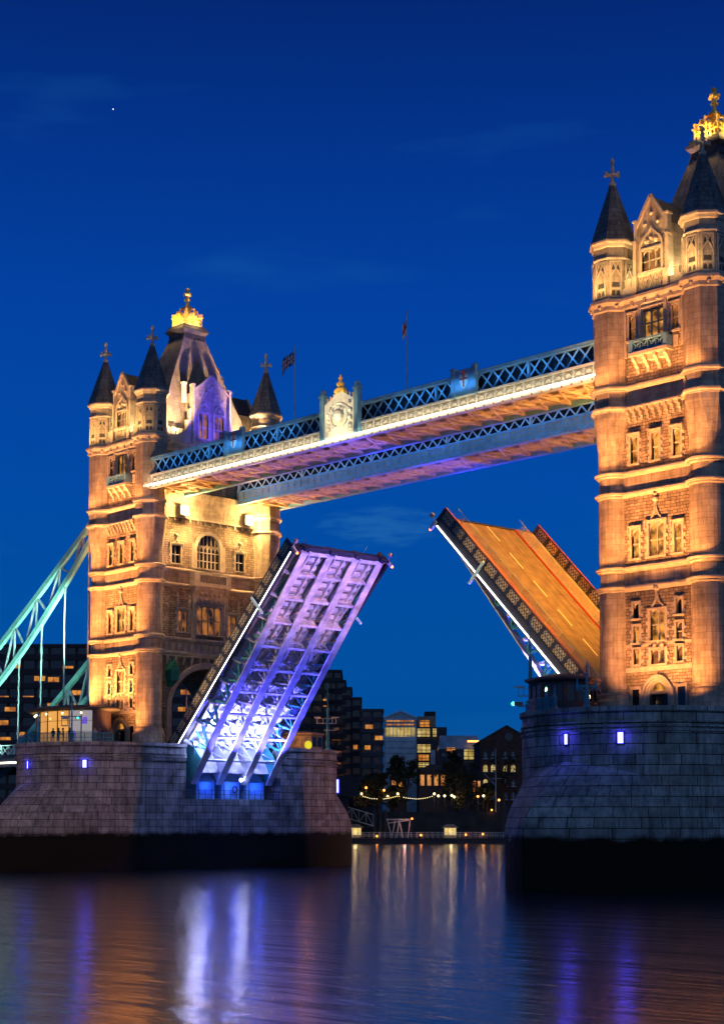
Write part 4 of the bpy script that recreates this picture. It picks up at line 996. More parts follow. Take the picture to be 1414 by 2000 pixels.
# floodlight boxes under the ends of the walkways
def floodlight(x, y, s, label, target, power):
    root = thing('floodlight', label, 'floodlight', (x, y, 44.6), (0, 0, 0), 'floodlights under the walkway ends')
    mb = MB(); mb.box(-.28, .28, -.5, .5, -.62, -.45); mb.box(*sorted((-s * .28, -s * .15)), -.5, .5, -.45, .75); mb.box(*sorted((-s * .9, -s * .2)), -.1, .1, .1, .25); mb.build('housing', 'bluew', root)
    mb = MB(); mb.box(-.15, .15, -.42, .42, -.42, .6); mb.build('lamp_face', 'lamp_cream', root)
    lamp('POINT', (x + s * .9, y, 44.7), None, power, GOLDEN, size=.3)
    lamp('SPOT', (x + s * .8, y, 44.5), target, power * (2.2 if s > 0 else 17), GOLDEN if s > 0 else (1.0, .31, .01), size=.25, angle=120 if s > 0 else 80, blend=.8)
for y, w in ((-4.5, 'left'), (5.9, 'right')):
    floodlight(5.75, y, 1, 'glaring floodlight on the far tower under the %s walkway' % ('lit' if y < 0 else 'plain'), (6.4, y * .6, 28), 3000)
    floodlight(SPAN - 5.75, y, -1, 'floodlight on the near tower facing the river under the %s walkway' % ('lit' if y < 0 else 'plain'), (SPAN - 21, y * .4, 33), 3000)
for cx, s in ((0, 1), (SPAN, -1)): lamp('SPOT', (cx + s * 12.5, -1.0, 51.3), (cx + s * 5, 0, 58.5), 9000, (.10, .045, 1.0), size=.2, angle=55, blend=.7)

# ------------------------------------------------------------------ flags above the walkway
def flag(x, label, pattern, droop):
    root = thing('flagpole', label, 'flag', (x, -9.6, 50.2), (0, 0, 0), 'flags on the walkway')
    mb = MB(); mb.tube((0, 0, -2), (0, 0, 8.5), .07, 8, .045); mb.ball((0, 0, 8.6), .1, 8); mb.build('pole', 'white', root)
    mb = MB(); nx, nz = 24, 14; L_, H_ = (2.5, 1.5) if not droop else (2.2, 1.5)
    def P(i, j):
        u, v = i / nx, j / nz
        if not droop:
            x = -u * L_ * .96; z = 8.2 - v * H_ - u * u * .75 - .25 * u; y = .22 * math.sin(u * 7 + v) * u
        else:
            x = -.62 * u * (1 - .25 * v) + .07 * math.sin(u * 9 + v * 2); z = 8.2 - v * H_ * 1.0 - u * L_ * .62; y = .28 * math.sin(u * 5 + 1) * u
        return (x, y, z)
    for i in range(nx):
        for j in range(nz):
            mb.mi = pattern((i + .5) / nx, (j + .5) / nz); mb.poly([P(i, j), P(i + 1, j), P(i + 1, j + 1), P(i, j + 1)], None, True)
    mb.build('flag', ['flag_blue', 'mark', 'red'], root)
M['flag_blue'] = mat('flag_blue_cloth', (0.02, 0.03, 0.20), 0.8)
def union(u, v):
    a, b = abs(u - .5), abs(v - .5)
    if a < .06 or b < .10: return 2
    if a < .10 or b < .17: return 1
    d = min(abs((u - .5) - (v - .5)), abs((u - .5) + (v - .5)))
    return 2 if d < .035 else (1 if d < .10 else 0)
def stgeorge(u, v): return 2 if abs(u - .5) < .10 or abs(v - .5) < .14 or (u < .3 and v < .3) else 1
flag(32.6, 'blue, white and red flag with crossed stripes streaming from its pole', union, False)
flag(SPAN - 31.9, 'red and white flag hanging limp on the middle pole', stgeorge, True)

# ------------------------------------------------------------------ raised bascule leaves
LEN = 31.7; HINGE = (7.3, 0, 14.5); TILT = 45.4
def g_depth(s): return -(1.05 + (LEN - s) * 0.098 + max(0, 9 - s) * .05)
def copy_part(o, parent):
    c = o.copy(); COL.objects.link(c); c.parent = parent; return c
def build_leaf(label):
    root = thing('bascule_leaf', label, 'drawbridge leaf', HINGE, (0, -R_(TILT), 0), 'raised bridge leaves')
    mb = MB(); mb.box(-.4, LEN, -4.5, 4.5, -.28, 0); mb.build('roadway', 'asphalt', root)
    for s in (-1, 1):
        mb = MB(); mb.box(-.4, LEN, *sorted((s * 4.5, s * 7.3)), -.22, .14); fw = mb.build('footway', 'footway', root)
        mb = MB(); mb.box(-.4, LEN, *sorted((s * 4.38, s * 4.5)), 0.002, .16); mb.build('kerb', 'red', fw)
    mb = MB(); mb.box(0, 2.6, -.07, .07, .004, .012); d0_ = mb.build('lane_dash', 'mark', root); d0_.location = (1.5, 0, 0)
    for i in range(1, 7): copy_part(d0_, root).location = (1.5 + i * 4.6, 0, 0)
    # main girders: wide bottom flange, web of plate towards the tip and of open triangles towards the hinge
    pts = [2.0 + i * 3.3 for i in range(10)]          # panel points
    for y in (-5.9, -1.97, 1.97, 5.9):
        mb = MB()
        S = [-1.2, .8] + pts[0:]
        for a, b in zip(S[:-1], S[1:]): mb.loft([[(a, y - .48, g_depth(a)), (a, y + .48, g_depth(a)), (a, y + .48, g_depth(a) + .16), (a, y - .48, g_depth(a) + .16)], [(b, y - .48, g_depth(b)), (b, y + .48, g_depth(b)), (b, y + .48, g_depth(b) + .16), (b, y - .48, g_depth(b) + .16)]])
        mb.box(-1, LEN - .3, y - .35, y + .35, -.55, -.3)
        gd = mb.build('girder', 'white', root)
        mb = MB()
        for a, b in zip(pts[:-1], pts[1:]):
            za, zb = g_depth(a) + .1, g_depth(b) + .1
            if a < 22:
                m = (a + b) / 2; up = (0, 1, 0)
                mb.bar((a, y, -.4), (m, y, g_depth(m) + .1), .2, .34, up); mb.bar((m, y, g_depth(m) + .1), (b, y, -.4), .2, .34, up)
                mb.bar((m, y, g_depth(m)), (m, y, -.4), .14, .2, up)
            else:
                mb.extrude([(a, za), (b, zb), (b, -.4), (a, -.4)], 'y', y - .06, y + .06)
        mb.extrude([(-1.2, g_depth(-1.2) + .1), (pts[0], g_depth(pts[0]) + .1), (pts[0], -.4), (-1.2, -.4)], 'y', y - .06, y + .06)
        mb.build('web', 'teal' if abs(y) > 5 else 'white', gd)
    # cross girders with cross bracing between the main girders
    for i, s in enumerate(pts):
        mb = MB(); zb = g_depth(s) + .3; zt = -.32
        for y0 in (-5.9, -1.97, 1.97):
            y1 = y0 + 3.93
            mb.box(s - .12, s + .12, y0 + .3, y1 - .3, zt - .55, zt); mb.box(s - .16, s + .16, y0 + .3, y1 - .3, zb, zb + .22)
            if zt - .55 - zb > .7:
                mb.bar((s, y0 + .3, zb + .2), (s, y1 - .3, zt - .55), .09, .09); mb.bar((s + .08, y1 - .3, zb + .2), (s + .08, y0 + .3, zt - .55), .09, .09)
            # haunches
            for e, q in ((y0 + .3, 1), (y1 - .3, -1)): mb.extrude([(e, zt - .5), (e, zt - 1.15), (e + q * .8, zt - .5)][::q], 'x', s - .09, s + .09)
        for q in (-1, 1):    # cantilever brackets of the footways
            mb.extrude([(q * 6.0, -.3), (q * 7.3, -.3), (q * 7.3, -.5), (q * 6.0, -1.4)][::q], 'x', s - .1, s + .1)
        mb.build('cross_girder', 'white', root)
    # stringers and trough plates under the road
    for y0 in (-5.9, -1.97, 1.97):
        mb = MB()
        for yy in (y0 + 1.2, y0 + 2.73): mb.box(.5, LEN - .4, yy - .1, yy + .1, -.75, -.28)
        k = 0; s = 2.6
        while s < LEN - .8:
            for ya, yb in ((y0 + .35, y0 + 1.1), (y0 + 1.3, y0 + 2.63), (y0 + 2.83, y0 + 3.58)):
                mb.extrude([(s - .42, -.28), (s, -.5), (s + .42, -.28)], 'y', ya, yb)
            s += 1.1
        mb.build('stringers', 'white', root)
    # closing plates at the hinge end
    mb = MB()
    for y0 in (-5.9, -1.97, 1.97):
        mb.poly([(1.0, y0 + .3, -.4), (1.0, y0 + 3.6, -.4), (.2, y0 + 3.6, g_depth(.2) + .4), (.2, y0 + .3, g_depth(.2) + .4)])
        mb.lathe([(1.5, y0 + .5), (1.5, y0 + 3.4)], 16, 0, 0) if False else None
    mb.build('end_plate', 'white', root)
    # parapets with their ornamental iron panels
    pan = None; np_ = 15; st = (LEN - .4) / np_
    for s in (-1, 1):
        mb = MB(); yo = s * 7.3
        mb.box(0, LEN, *sorted((yo - s * .12, yo + s * .06)), 1.16, 1.28); mb.box(0, LEN, *sorted((yo - s * .1, yo + s * .05)), .12, .22)
        mb.box(-.3, LEN + .05, *sorted((yo - s * .05, yo + s * .12)), -.42, .12)
        for i in range(np_ + 1): x = .2 + i * st; mb.box(x - .22, x + .22, *sorted((yo - s * .11, yo + s * .09)), .14, 1.2)
        pp = mb.build('parapet', 'navy', root)
        mb = MB(); mb.box(-.1, LEN, *sorted((yo - s * .14, yo + s * .0)), 1.28, 1.34); mb.build('handrail', 'red_rail', pp)
        for i in range(np_):
            if pan is None:
                m2 = MB(); w2 = st / 2 - .22
                m2.mi = 0; m2.box(-w2, w2, -.02, .02, .2, 1.18)
                m2.mi = 1
                for yy in (-.045, .045):
                    for q in range(4):
                        xa = -w2 + q * w2 / 2
                        for d in (-1, 1): m2.bar((xa if d > 0 else xa + w2 / 2, yy, .2), (xa + w2 / 2 if d > 0 else xa, yy, .69), .055, .04, (0, 1, 0)); m2.bar((xa if d > 0 else xa + w2 / 2, yy, .69), (xa + w2 / 2 if d > 0 else xa, yy, 1.18), .055, .04, (0, 1, 0))
                    m2.bar((-w2, yy, .69), (w2, yy, .69), .05, .04, (0, 1, 0))
                pan = m2.build('panel', ['panel', 'navy'], pp); o = pan
            else: o = copy_part(pan, pp)
            o.location = (.2 + (i + .5) * st, yo, 0)
        # light tube along the edge girder
        mb = MB(); mb.box(0, LEN - .4, *sorted((yo + s * .02, yo + s * .14)), -.78, -.42); mb.box(.2, LEN - .4, *sorted((yo - s * .1, yo + s * .3)), -.86, -.78)
        lt = mb.build('edge_beam', 'navy', root)
        mb = MB(); mb.tube((.5, yo + s * .24, -.66), (LEN - .6, yo + s * .24, -.66), .085, 8); mb.build('light_tube', 'strip_white', lt)
        # railing between footway and road
        mb = MB(); yr = s * 4.75
        mb.tube((.5, yr, 1.1), (LEN + .6, yr, 1.1), .03, 6); mb.tube((.5, yr, .18), (LEN, yr, .18), .025, 6)
        for i in range(14): mb.tube((1 + i * 2.3, yr, .14), (1 + i * 2.3, yr, 1.1), .03, 5)
        rl = mb.build('railing', 'rail_teal', root)
        mb = MB(); mb.box(.6, LEN - .2, *sorted((yr - .008, yr + .008)), .25, 1.0); mb.build('glass_panel', 'glass', rl)
    # nose of the leaf with its locking beam and lamps
    mb = MB(); mb.box(LEN, LEN + .25, -7.2, 7.2, -1.0, .1); mb.box(LEN + .05, LEN + .5, -6.6, 6.6, -.8, -.4)
    for y in (-5.9, -1.97, 1.97, 5.9): mb.box(LEN, LEN + .55, y - .4, y + .4, -1.2, -.2)
    tb = mb.build('nose_beam', 'navy', root)
    mb = MB(); mb.box(LEN - .45, LEN, -6.4, 6.4, g_depth(LEN), g_depth(LEN) + .3); mb.build('end_flange', 'white', root)
    for y in (-7.45, 7.45):
        mb = MB(); mb.box(LEN - .25, LEN + .1, y - .15, y + .15, -1.5, -.4); mb.tube((LEN + .1, y, -.5), (LEN + .75, y, -.35), .06, 6); mb.box(LEN + .6, LEN + 1.0, y - .18, y + .18, -.55, -.15); ar = mb.build('lamp_bracket', 'white', tb)
        mb = MB(); mb.ball((LEN - .05, y, -1.55), .15, 8); mb.build('warning_lamp', 'lamp_red', ar)
    for y in (-7.75, 7.75):
        mb = MB(); mb.box(23.0, 23.3, y - .08, y + .08, -1.9, .95); mb.build('gauge_board', 'bluew_c', root)
    return root
M['panel'] = weathered('cream_iron_panel', (0.70, 0.60, 0.38), 0.3, 4, 0.6)
M['red_rail'] = mat('red_brown_handrail', (0.30, 0.09, 0.03), 0.5)
M['rail_teal'] = mat('pale_railing_metal', (0.30, 0.50, 0.50), 0.4, 0.3)
M['bluew_c'] = mat('pale_cyan_board', (0.45, 0.72, 0.78), 0.6)
g_ = mat('clear_glass', (0.9, 0.95, 0.95), 0.03); n_, l_, b_ = nodes(g_); b_.inputs['Alpha'].default_value = 0.10; M['glass'] = g_
leaf = build_leaf('raised bridge leaf at the far tower, its ribbed underside glowing blue and pink')
leaf2 = copy_tree(leaf); leaf2.location = (SPAN - HINGE[0], 0, HINGE[2]); leaf2.rotation_euler = (0, -R_(TILT), math.pi)
leaf2['label'] = 'raised bridge leaf at the near tower, showing its orange-lit road with a dashed line'
LT = Matrix.Translation(HINGE) @ Matrix.Rotation(-R_(TILT), 4, 'Y')
LT2 = Matrix.Translation((SPAN - HINGE[0], 0, HINGE[2])) @ Matrix.Rotation(math.pi, 4, 'Z') @ Matrix.Rotation(-R_(TILT), 4, 'Y')
# blue-white floodlights in the chamber shining up under the leaves
for T in (LT, LT2):
    for y in (-3.93, 0, 3.93):
        p = T @ Vector((2.2, y, -4.6)); lamp('SPOT', p, T @ Vector((14, y, -.6)), 72000, (.085, .075, 1.0), size=.25, angle=100, blend=1)
        p = T @ Vector((5.0, y, -1.6)); lamp('POINT', p, None, 2600, (.30, .36, 1.0), size=.25)
    for y in (-3.93, 0, 3.93):
        p = T @ Vector((-1.0, y, -5.2)); lamp('POINT', p, None, 150, (.03, .10, 1.0), size=.3)
# small dazzling floodlight at the near corner of the chamber
root = thing('floodlight', 'dazzling white-blue floodlight at the foot of the raised leaf', 'floodlight', (10.75, -6.5, 15.2))
mb = MB(); mb.box(-.22, .1, -.25, .25, -.2, .2); mb.tube((-.1, 0, -.2), (-.1, 0, -1.3), .06, 6); mb.build('housing', 'navy', root)
mb = MB(); mb.ball((.14, 0, 0), .19, 10); mb.build('lamp_face', 'lamp_star', root)
root = thing('floodlight', 'white-blue floodlight on a stem before the middle blue housing under the raised leaf', 'floodlight', (10.3, 1.0, 10.9))
mb = MB(); mb.box(-.3, .05, -.25, .25, -.22, .22); mb.tube((-.15, 0, -.1), (-.15, 0, -2.39), .06, 6); mb.build('housing', 'navy', root)
mb = MB(); mb.ball((.12, 0, 0), .17, 10); mb.build('lamp_face', 'lamp_star', root)
lamp('POINT', (11.2, -6.3, 15.6), None, 500, (.45, .45, 1.0), size=.2)
# near-pier lamp for the far leaf's upper part; wall added to shade the rest
lamp('SPOT', (SPAN - 8.2, -10.0, 17.125), (24.5, 1.2, 32), 125000, (.66, .42, 1.0), size=.08, angle=21, blend=.12)
mb = MB(); mb.box(-.15, .15, -2.3, 2.3, -.9, 1.3); mb.box(-.22, .22, -2.35, 2.35, 1.3, 1.45)
o = mb.build('light_blocking_wall', 'granite'); o.location = (SPAN - 10.2, -10.0, 16.0); tag(o, 'added low wall that shades the foot of the far leaf, behind the dark cabin', 'wall')

# ------------------------------------------------------------------ suspension chains and the side span
def chain_top(x): return 46.9 - 0.66 * (x - 6) + 0.0006 * (x - 6) ** 2
def chain_bot(x): return chain_top(x) - (1.2 + 4.0 * math.sin(math.pi * min(1, max(0, (x - 6) / 52))))
def build_chain(label, y):
    root = thing('suspension_chain', label, 'bridge chain', (-6, y, DECK), (0, 0, 0), 'suspension chains of the side span')
    off = (-6, 0, DECK)
    X = [6 + i * 2.75 for i in range(20)]
    for nm, f in (('upper_chord', chain_top), ('lower_chord', chain_bot)):
        mb = MB()
        for a, b in zip(X[:-1], X[1:]): mb.bar((-a, 0, f(a)), (-b, 0, f(b)), .52, .74)
        mb.build(nm, 'teal_chain', root, off)
    for i in range(2, 19):
        a, b = X[i - 1], X[i]
        mb = MB()
        mb.bar((-a, 0, chain_top(a)), (-b, 0, chain_bot(b)), .22, .26, (0, 1, 0)) if i % 2 else mb.bar((-a, 0, chain_bot(a)), (-b, 0, chain_top(b)), .22, .26, (0, 1, 0))
        if i % 2 == 0: mb.bar((-b, 0, chain_bot(b)), (-b, 0, chain_top(b)), .24, .28, (0, 1, 0))
        mb.build('brace', 'white', root, off)
    xh = 10.1
    for i in range(8):
        x = xh + i * 5.55; zt = chain_bot(x)
        if zt < 16.5: break
        mb = MB(); mb.tube((-x, 0, 14.8), (-x, 0, zt), .11, 8); mb.tube((-x, 0, zt - 1.2), (-x, 0, zt - .1), .17, 8); mb.ball((-x, 0, zt - .5), .26, 8); mb.tube((-x, 0, 17.6), (-x, 0, 18.0), .17, 8)
        mb.build('hanger', 'white', root, off)
    return root
M['teal_chain'] = weathered('turquoise_chain_paint', (0.34, 0.62, 0.52), 0.2, 1.2, 0.5)
build_chain('nearer turquoise suspension chain with white hangers at the left edge', -8.0)
build_chain('farther turquoise suspension chain showing low behind the far tower', 8.0)
for x in (10, 20, 30, 40): lamp('SPOT', (-x, -13.0, 13.2), (-x - 1, -8, chain_bot(x) + 2), 13000, (.45, 1.0, .80), size=.2, angle=110, blend=1)
lamp('SPOT', (-9, -11.0, 30), (-24, -8, 33), 26000, (.42, 1.0, .82), size=.2, angle=90, blend=1)
root = thing('side_span', 'low lit road span running off the left edge from the far pier', 'bridge span', (-40, 0, 13))
mb = MB(); mb.box(-71, -9.6, -8.6, 8.6, 14.1, 14.7); mb.box(-71, -9.6, -8.9, -8.6, 13.2, 14.9); mb.box(-71, -9.6, 8.6, 8.9, 13.2, 14.9)
mb.build('deck', 'navy', root, (-40, 0, 13))
mb = MB()
for i in range(40): x = -70.6 + i * 1.53; mb.box(x, x + .12, -8.98, -8.86, 14.9, 16.1); mb.bar((x + .1, -8.9, 15.0), (x + 1.43, -8.9, 16.0), .08, .06, (0, 1, 0)); mb.bar((x + .1, -8.9, 16.0), (x + 1.43, -8.9, 15.0), .08, .06, (0, 1, 0))
mb.box(-71, -9.6, -9.0, -8.84, 16.1, 16.25); mb.build('parapet', 'white', root, (-40, 0, 13))
mb = MB(); mb.tube((-70, -9.1, 13.8), (-10.5, -9.1, 13.8), .1, 8); mb.build('light_tube', 'strip', root, (-40, 0, 13))

# ------------------------------------------------------------------ things standing on the piers
M['pav_glass'] = lit_glass('pavilion_lit_screen', (0.75, 0.34, 0.07), (1.0, 0.46, 0.09), 0.85, 0.35)
M['pav_dark'] = lit_glass('pavilion_window', (0.004, 0.012, 0.02), (0.02, 0.09, 0.12), 0.8, 0.8)
M['poster'] = emit('lit_poster', (0.80, 0.74, 0.80), 0.4)
M['poster_violet'] = emit('lit_violet_poster', (0.15, 0.10, 0.75), 0.8)
M['teal_post'] = weathered('teal_lamp_post_paint', (0.03, 0.22, 0.33), 0.2, 2, 0.45)
M['brown'] = weathered('cabin_brown_paint', (0.055, 0.04, 0.045), 0.3, 2, 0.6)
M['hut'] = weathered('tan_hut_stone', (0.30, 0.24, 0.18), 0.3, 1.5, 0.8)
def pier_xy(cx, ang, r): a = R_(ang); return (cx + r * math.sin(a), -PYC - r * math.cos(a))

def build_pavilion():
    c = Vector((-2.6, -15.0, DECK))
    root = thing('lit_pavilion', 'glowing orange glass pavilion with a thin flat roof on the far pier', 'pavilion', c); root.scale = (1, 1, 1.2)
    def ell(a, b, n=40): return [(a * math.cos(2 * math.pi * i / n), b * math.sin(2 * math.pi * i / n)) for i in range(n)]
    mb = MB(); R = [(.94, 3.35), (1.0, 3.55), (1.0, 3.66), (.9, 3.85), (.5, 4.0)]
    mb.loft([[(x * k, y * k, z) for x, y in ell(7.4, 4.9)] for k, z in R]); mb.build('roof', 'lead', root)
    E_ = ell(6.1, 3.7, 40)
    segs = {}
    for i in range(40):
        t = i / 40 * 360
        seg = 'dark' if t < 180 else ('glass' if t < 246 else ('screen' if t < 302 else ('poster' if t < 338 else 'dark')))
        segs.setdefault(seg, []).append(i)
    nm = {'dark': ('back_wall', 'brown'), 'glass': ('window_wall', 'pav_dark'), 'screen': ('lit_screen', 'pav_glass'), 'poster': ('lit_poster', 'poster')}
    for sgn, L in segs.items():
        mb = MB()
        for i in L:
            a, b = E_[i], E_[(i + 1) % 40]; mb.poly([(a[0], a[1], 0), (b[0], b[1], 0), (b[0], b[1], 3.35), (a[0], a[1], 3.35)])
        mb.build(nm[sgn][0], nm[sgn][1], root)
    for i in range(20, 40, 2):
        a = E_[i]; mb = MB(); mb.box(a[0] * 1.01 - .05, a[0] * 1.01 + .05, a[1] * 1.01 - .05, a[1] * 1.01 + .05, 0, 3.36); mb.build('mullion', 'lead', root)
    mb = MB()
    for i in range(20, 40):
        a, b = E_[i], E_[(i + 1) % 40]; mb.bar((a[0] * 1.012, a[1] * 1.012, 1.25), (b[0] * 1.012, b[1] * 1.012, 1.25), .05, .05); mb.bar((a[0] * 1.012, a[1] * 1.012, 2.35), (b[0] * 1.012, b[1] * 1.012, 2.35), .04, .04)
    mb.build('glazing_bar', 'lead', root)
    for i in (34, 36):
        mb = MB(); a, b = E_[i], E_[i + 1]
        f = 1.015; za, zb = (2.0, 2.7) if i == 36 else (.5, 1.3)
        mb.poly([(a[0] * f, a[1] * f, za), (b[0] * f, b[1] * f, za), (b[0] * f, b[1] * f, zb), (a[0] * f, a[1] * f, zb)]); mb.build('violet_panel', 'poster_violet', root)
    for i in (22, 23, 24, 27, 30, 33, 36):
        t = i / 40 * 2 * math.pi; p = Vector((6.35 * math.cos(t), 3.95 * math.sin(t), 3.1))
        mb = MB(); mb.tube(p + Vector((0, 0, .1)), p + Vector((0, 0, .3)), .05, 6); ar = mb.build('lamp_stem', 'lead', root)
        mb = MB(); mb.ball(p, .12, 8); mb.build('spot_lamp', 'lamp_warm', ar)
        q = c + p * 1.03; lamp('POINT', q, None, 14, GOLDEN, size=.1)
    for i in (21, 23, 25):
        t = i / 40 * 2 * math.pi; mb = MB(); mb.tube((5.2 * math.cos(t), 3.2 * math.sin(t), 0), (5.2 * math.cos(t), 3.2 * math.sin(t), 3.3), .12, 8); mb.build('column', 'hut', root)
build_pavilion()

def balustrade(cx, a0, a1, label, r=PR - .35, h=1.05):
    p0 = pier_xy(cx, (a0 + a1) / 2, r)
    root = thing('balustrade', label, 'railing', (p0[0], p0[1], DECK), (0, 0, 0), 'balustrades on the pier heads')
    off = (p0[0], p0[1], DECK)
    n = int(abs(a1 - a0) / 6); mb = MB(); g = MB()
    P = [pier_xy(cx, a0 + (a1 - a0) * i / n, r) for i in range(n + 1)]
    for p in P: mb.tube((p[0], p[1], DECK), (p[0], p[1], DECK + h), .035, 6)
    for a, b in zip(P[:-1], P[1:]):
        for z in (h, h * .5, .1): mb.tube((a[0], a[1], DECK + z), (b[0], b[1], DECK + z), .03 if z < h else .045, 6)
        g.poly([(a[0], a[1], DECK + .12), (b[0], b[1], DECK + .12), (b[0], b[1], DECK + h - .05), (a[0], a[1], DECK + h - .05)])
    mb.build('frame', 'teal_post', root, off); g.build('glass_panel', 'glass_teal', root, off)
g_ = mat('tinted_glass', (0.02, 0.12, 0.15), 0.08); n_, l_, b_ = nodes(g_); b_.inputs['Alpha'].default_value = 0.6; M['glass_teal'] = g_
balustrade(0, -50, 62, 'low glass balustrade along the far pier in front of the lit pavilion')
balustrade(SPAN, -68, -8, 'low teal balustrade on the near pier, round the dark cabin')
balustrade(0, 120, 176, 'teal balustrade on the far end of the far pier, beside the stone hut', PR - .3)

def lamp_post(x, y, label, h=4.6, cross=False, signal=False):
    root = thing('ornate_post', label, 'post', (x, y, DECK), (0, 0, TH))
    mb = MB(); mb.lathe([(.34, 0), (.34, .25), (.24, .35), (.24, .9), (.3, 1.0), (.16, 1.25), (.11, 1.6), (.09, h - .9), (.2, h - .8), (.2, h - .65), (.08, h - .5), (.06, h), (0, h + .35)], 8); mb.build('shaft', 'teal_post', root)
    if cross:
        mb = MB(); mb.box(-.85, .85, -.08, .08, h - 1.75, h - 1.6)
        for s in (-1, 1): mb.lathe([(.13, h - 2.05), (.16, h - 1.75), (.1, h - 1.5), (.05, h - 1.1), (0, h - 1.0)], 8, s * .8, 0); mb.bar((s * .1, 0, h - 2.2), (s * .6, 0, h - 1.75), .09, .09)
        mb.build('cross_arm', 'teal_post', root)
    if signal:
        mb = MB(); mb.box(-1.3, 1.2, -.06, .06, 3.0, 3.12); mb.box(-1.2, -.5, -.25, .25, 1.9, 2.0); mb.tube((-1.2, 0, 1.9), (-1.2, 0, 3.1), .035, 6); mb.tube((-.5, 0, 1.9), (-.5, 0, 3.1), .035, 6); fr = mb.build('gantry', 'teal_post', root)
        for s, l in ((-1, 0), (1, 1)):
            mb = MB(); mb.box(*sorted((s * .4, s * 1.2)), -.22, .2, 2.72, 3.0); bx = mb.build('signal_box', 'white', fr)
            if l: mb = MB(); mb.lathe([(0.0, -.1), (.12, -.05), (.12, .05), (0, .1)], 8); o = mb.build('signal_lens', 'lamp_green', bx); o.location = (.75, -.3, 2.86); o.rotation_euler = (R_(90), 0, 0)
px_, py_ = 4.6, -20.0
lamp_post(px_, py_, 'teal signal post on the far pier, in front of the lit pavilion', 5.2, False, True)
lamp_post(SPAN + .6, -20.6, 'teal cross-shaped post on the near pier, left of the tower doorway', 3.6, True)
for dx in (-2.6, -4.1): lamp_post(SPAN + dx, -21.0 + (.7 if dx < -3 else 0), 'short teal bollard post in front of the dark cabin, %s' % ('left one of the pair' if dx < -3 else 'right one of the pair'), 1.9)

def build_cabin():
    c = Vector((SPAN - 7.0, -14.6, DECK))
    root = thing('control_cabin', 'small dark octagonal control cabin with black windows on the near pier', 'cabin', c, (0, 0, R_(20))); root.scale = (1, 1, 1.25)
    A8 = math.pi / 8
    mb = MB(); mb.lathe([(3.0, 0), (3.0, 1.0)], 8, 0, 0, A8, False, False); mb.lathe([(3.0, 2.15), (3.0, 2.4)], 8, 0, 0, A8, False, False)
    P = ngon(8, 3.0, 0, 0, A8)
    for i in range(8):
        a, b = Vector((*P[i], 0)), Vector((*P[(i + 1) % 8], 0))
        for u0, u1 in ((0, .12), (.44, .56), (.88, 1)): p, q = a.lerp(b, u0), a.lerp(b, u1); mb.poly([(p.x, p.y, 1.0), (q.x, q.y, 1.0), (q.x, q.y, 2.15), (p.x, p.y, 2.15)])
    mb.build('wall', 'brown', root)
    for i in range(8):
        a, b = Vector((*P[i], 0)) * .975, Vector((*P[(i + 1) % 8], 0)) * .975
        mb = MB(); mb.poly([(a.x, a.y, .98), (b.x, b.y, .98), (b.x, b.y, 2.17), (a.x, a.y, 2.17)]); mb.build('window', 'dark', root)
    mb = MB(); mb.lathe([(3.1, 2.36), (3.45, 2.5), (3.45, 2.66), (3.2, 2.7), (1.2, 3.0)], 8, 0, 0, A8, False); rf = mb.build('roof', 'brown', root)
    for x, y in ((1.8, 1.2), (2.3, .4)): mb = MB(); mb.tube((x, y, 2.7), (x, y, 3.9), .035, 6); mb.build('aerial', 'white', rf)
    mb = MB(); mb.ball((2.62, -.6, 1.3), .16, 8); mb.build('desk_lamp', 'lamp_warm', root)
build_cabin()

def build_mast(x, y, label, h, rot, lowplat, signal):
    root = thing('radar_mast', label, 'mast', (x, y, DECK), (0, 0, rot))
    mb = MB(); mb.lathe([(.45, -.6), (.7, 0), (.7, .15), (.26, .3), (.2, 1.6), (.16, h * .62), (.06, h * .63), (.045, h)], 10); mb.build('pole', 'teal_post', root)
    mb = MB(); mb.box(-1.5, 1.1, -.06, .06, lowplat, lowplat + .1); mb.box(-.5, 1.2, -.5, .5, lowplat - .9, lowplat - .82)
    for q in (-1.4, -.6, .6, 1.1): mb.tube((q, 0, lowplat), (q, 0, lowplat + .75), .04, 6)
    mb.tube((-1.4, 0, lowplat + .7), (1.1, 0, lowplat + .7), .03, 6)
    pf = mb.build('platform', 'white', root)
    mb = MB(); mb.box(-1.7, -1.1, -.12, .12, lowplat + .75, lowplat + .95); mb.box(.5, 1.5, -.1, .1, lowplat + .8, lowplat + .95); mb.build('scanner', 'white', pf)
    mb = MB(); mb.box(.7, 1.5, -.2, .2, lowplat - .8, lowplat - .5); bx = mb.build('signal_box', 'hut', pf)
    if signal: mb = MB(); mb.ball((1.55, -.1, lowplat - .65), .2, 8); mb.build('signal_lens', 'lamp_green', bx)
build_mast(SPAN - 10.0, -15.6, 'teal radar mast with green signal on the left edge of the near pier', 8.9, TH + math.pi, 1.9, True)
build_mast(7.4, 18.1, 'teal radar mast with white scanners at the far corner of the far pier', 9.0, TH, 3.6, False)
c = Vector((1.2, 18.6, DECK))
root = thing('stone_hut', 'tan stone hut with dark windows on the far end of the far pier', 'hut', c, (0, 0, R_(10)))
mb = MB(); mb.lathe([(3.2, 0), (3.2, 2.2)], 8, 0, 0, math.pi / 8, False, False); mb.build('wall', 'hut', root)
mb = MB(); mb.lathe([(3.3, 2.2), (3.45, 2.3), (3.45, 2.5), (1.5, 2.8)], 8, 0, 0, math.pi / 8, False); mb.build('roof', 'hut', root)
for i in range(8):
    t = math.pi / 4 * i; ap = 3.2 * math.cos(math.pi / 8) + .02
    mb = MB(); mb.xf = Matrix.Rotation(t + math.pi / 2, 4, 'Z')
    for q in (-.6, .6): mb.box(q - .45, q + .45, -ap - .01, -ap + .05, .7, 2.0)
    mb.build('window', 'win_dim' if i in (6, 7) else 'dark', root)
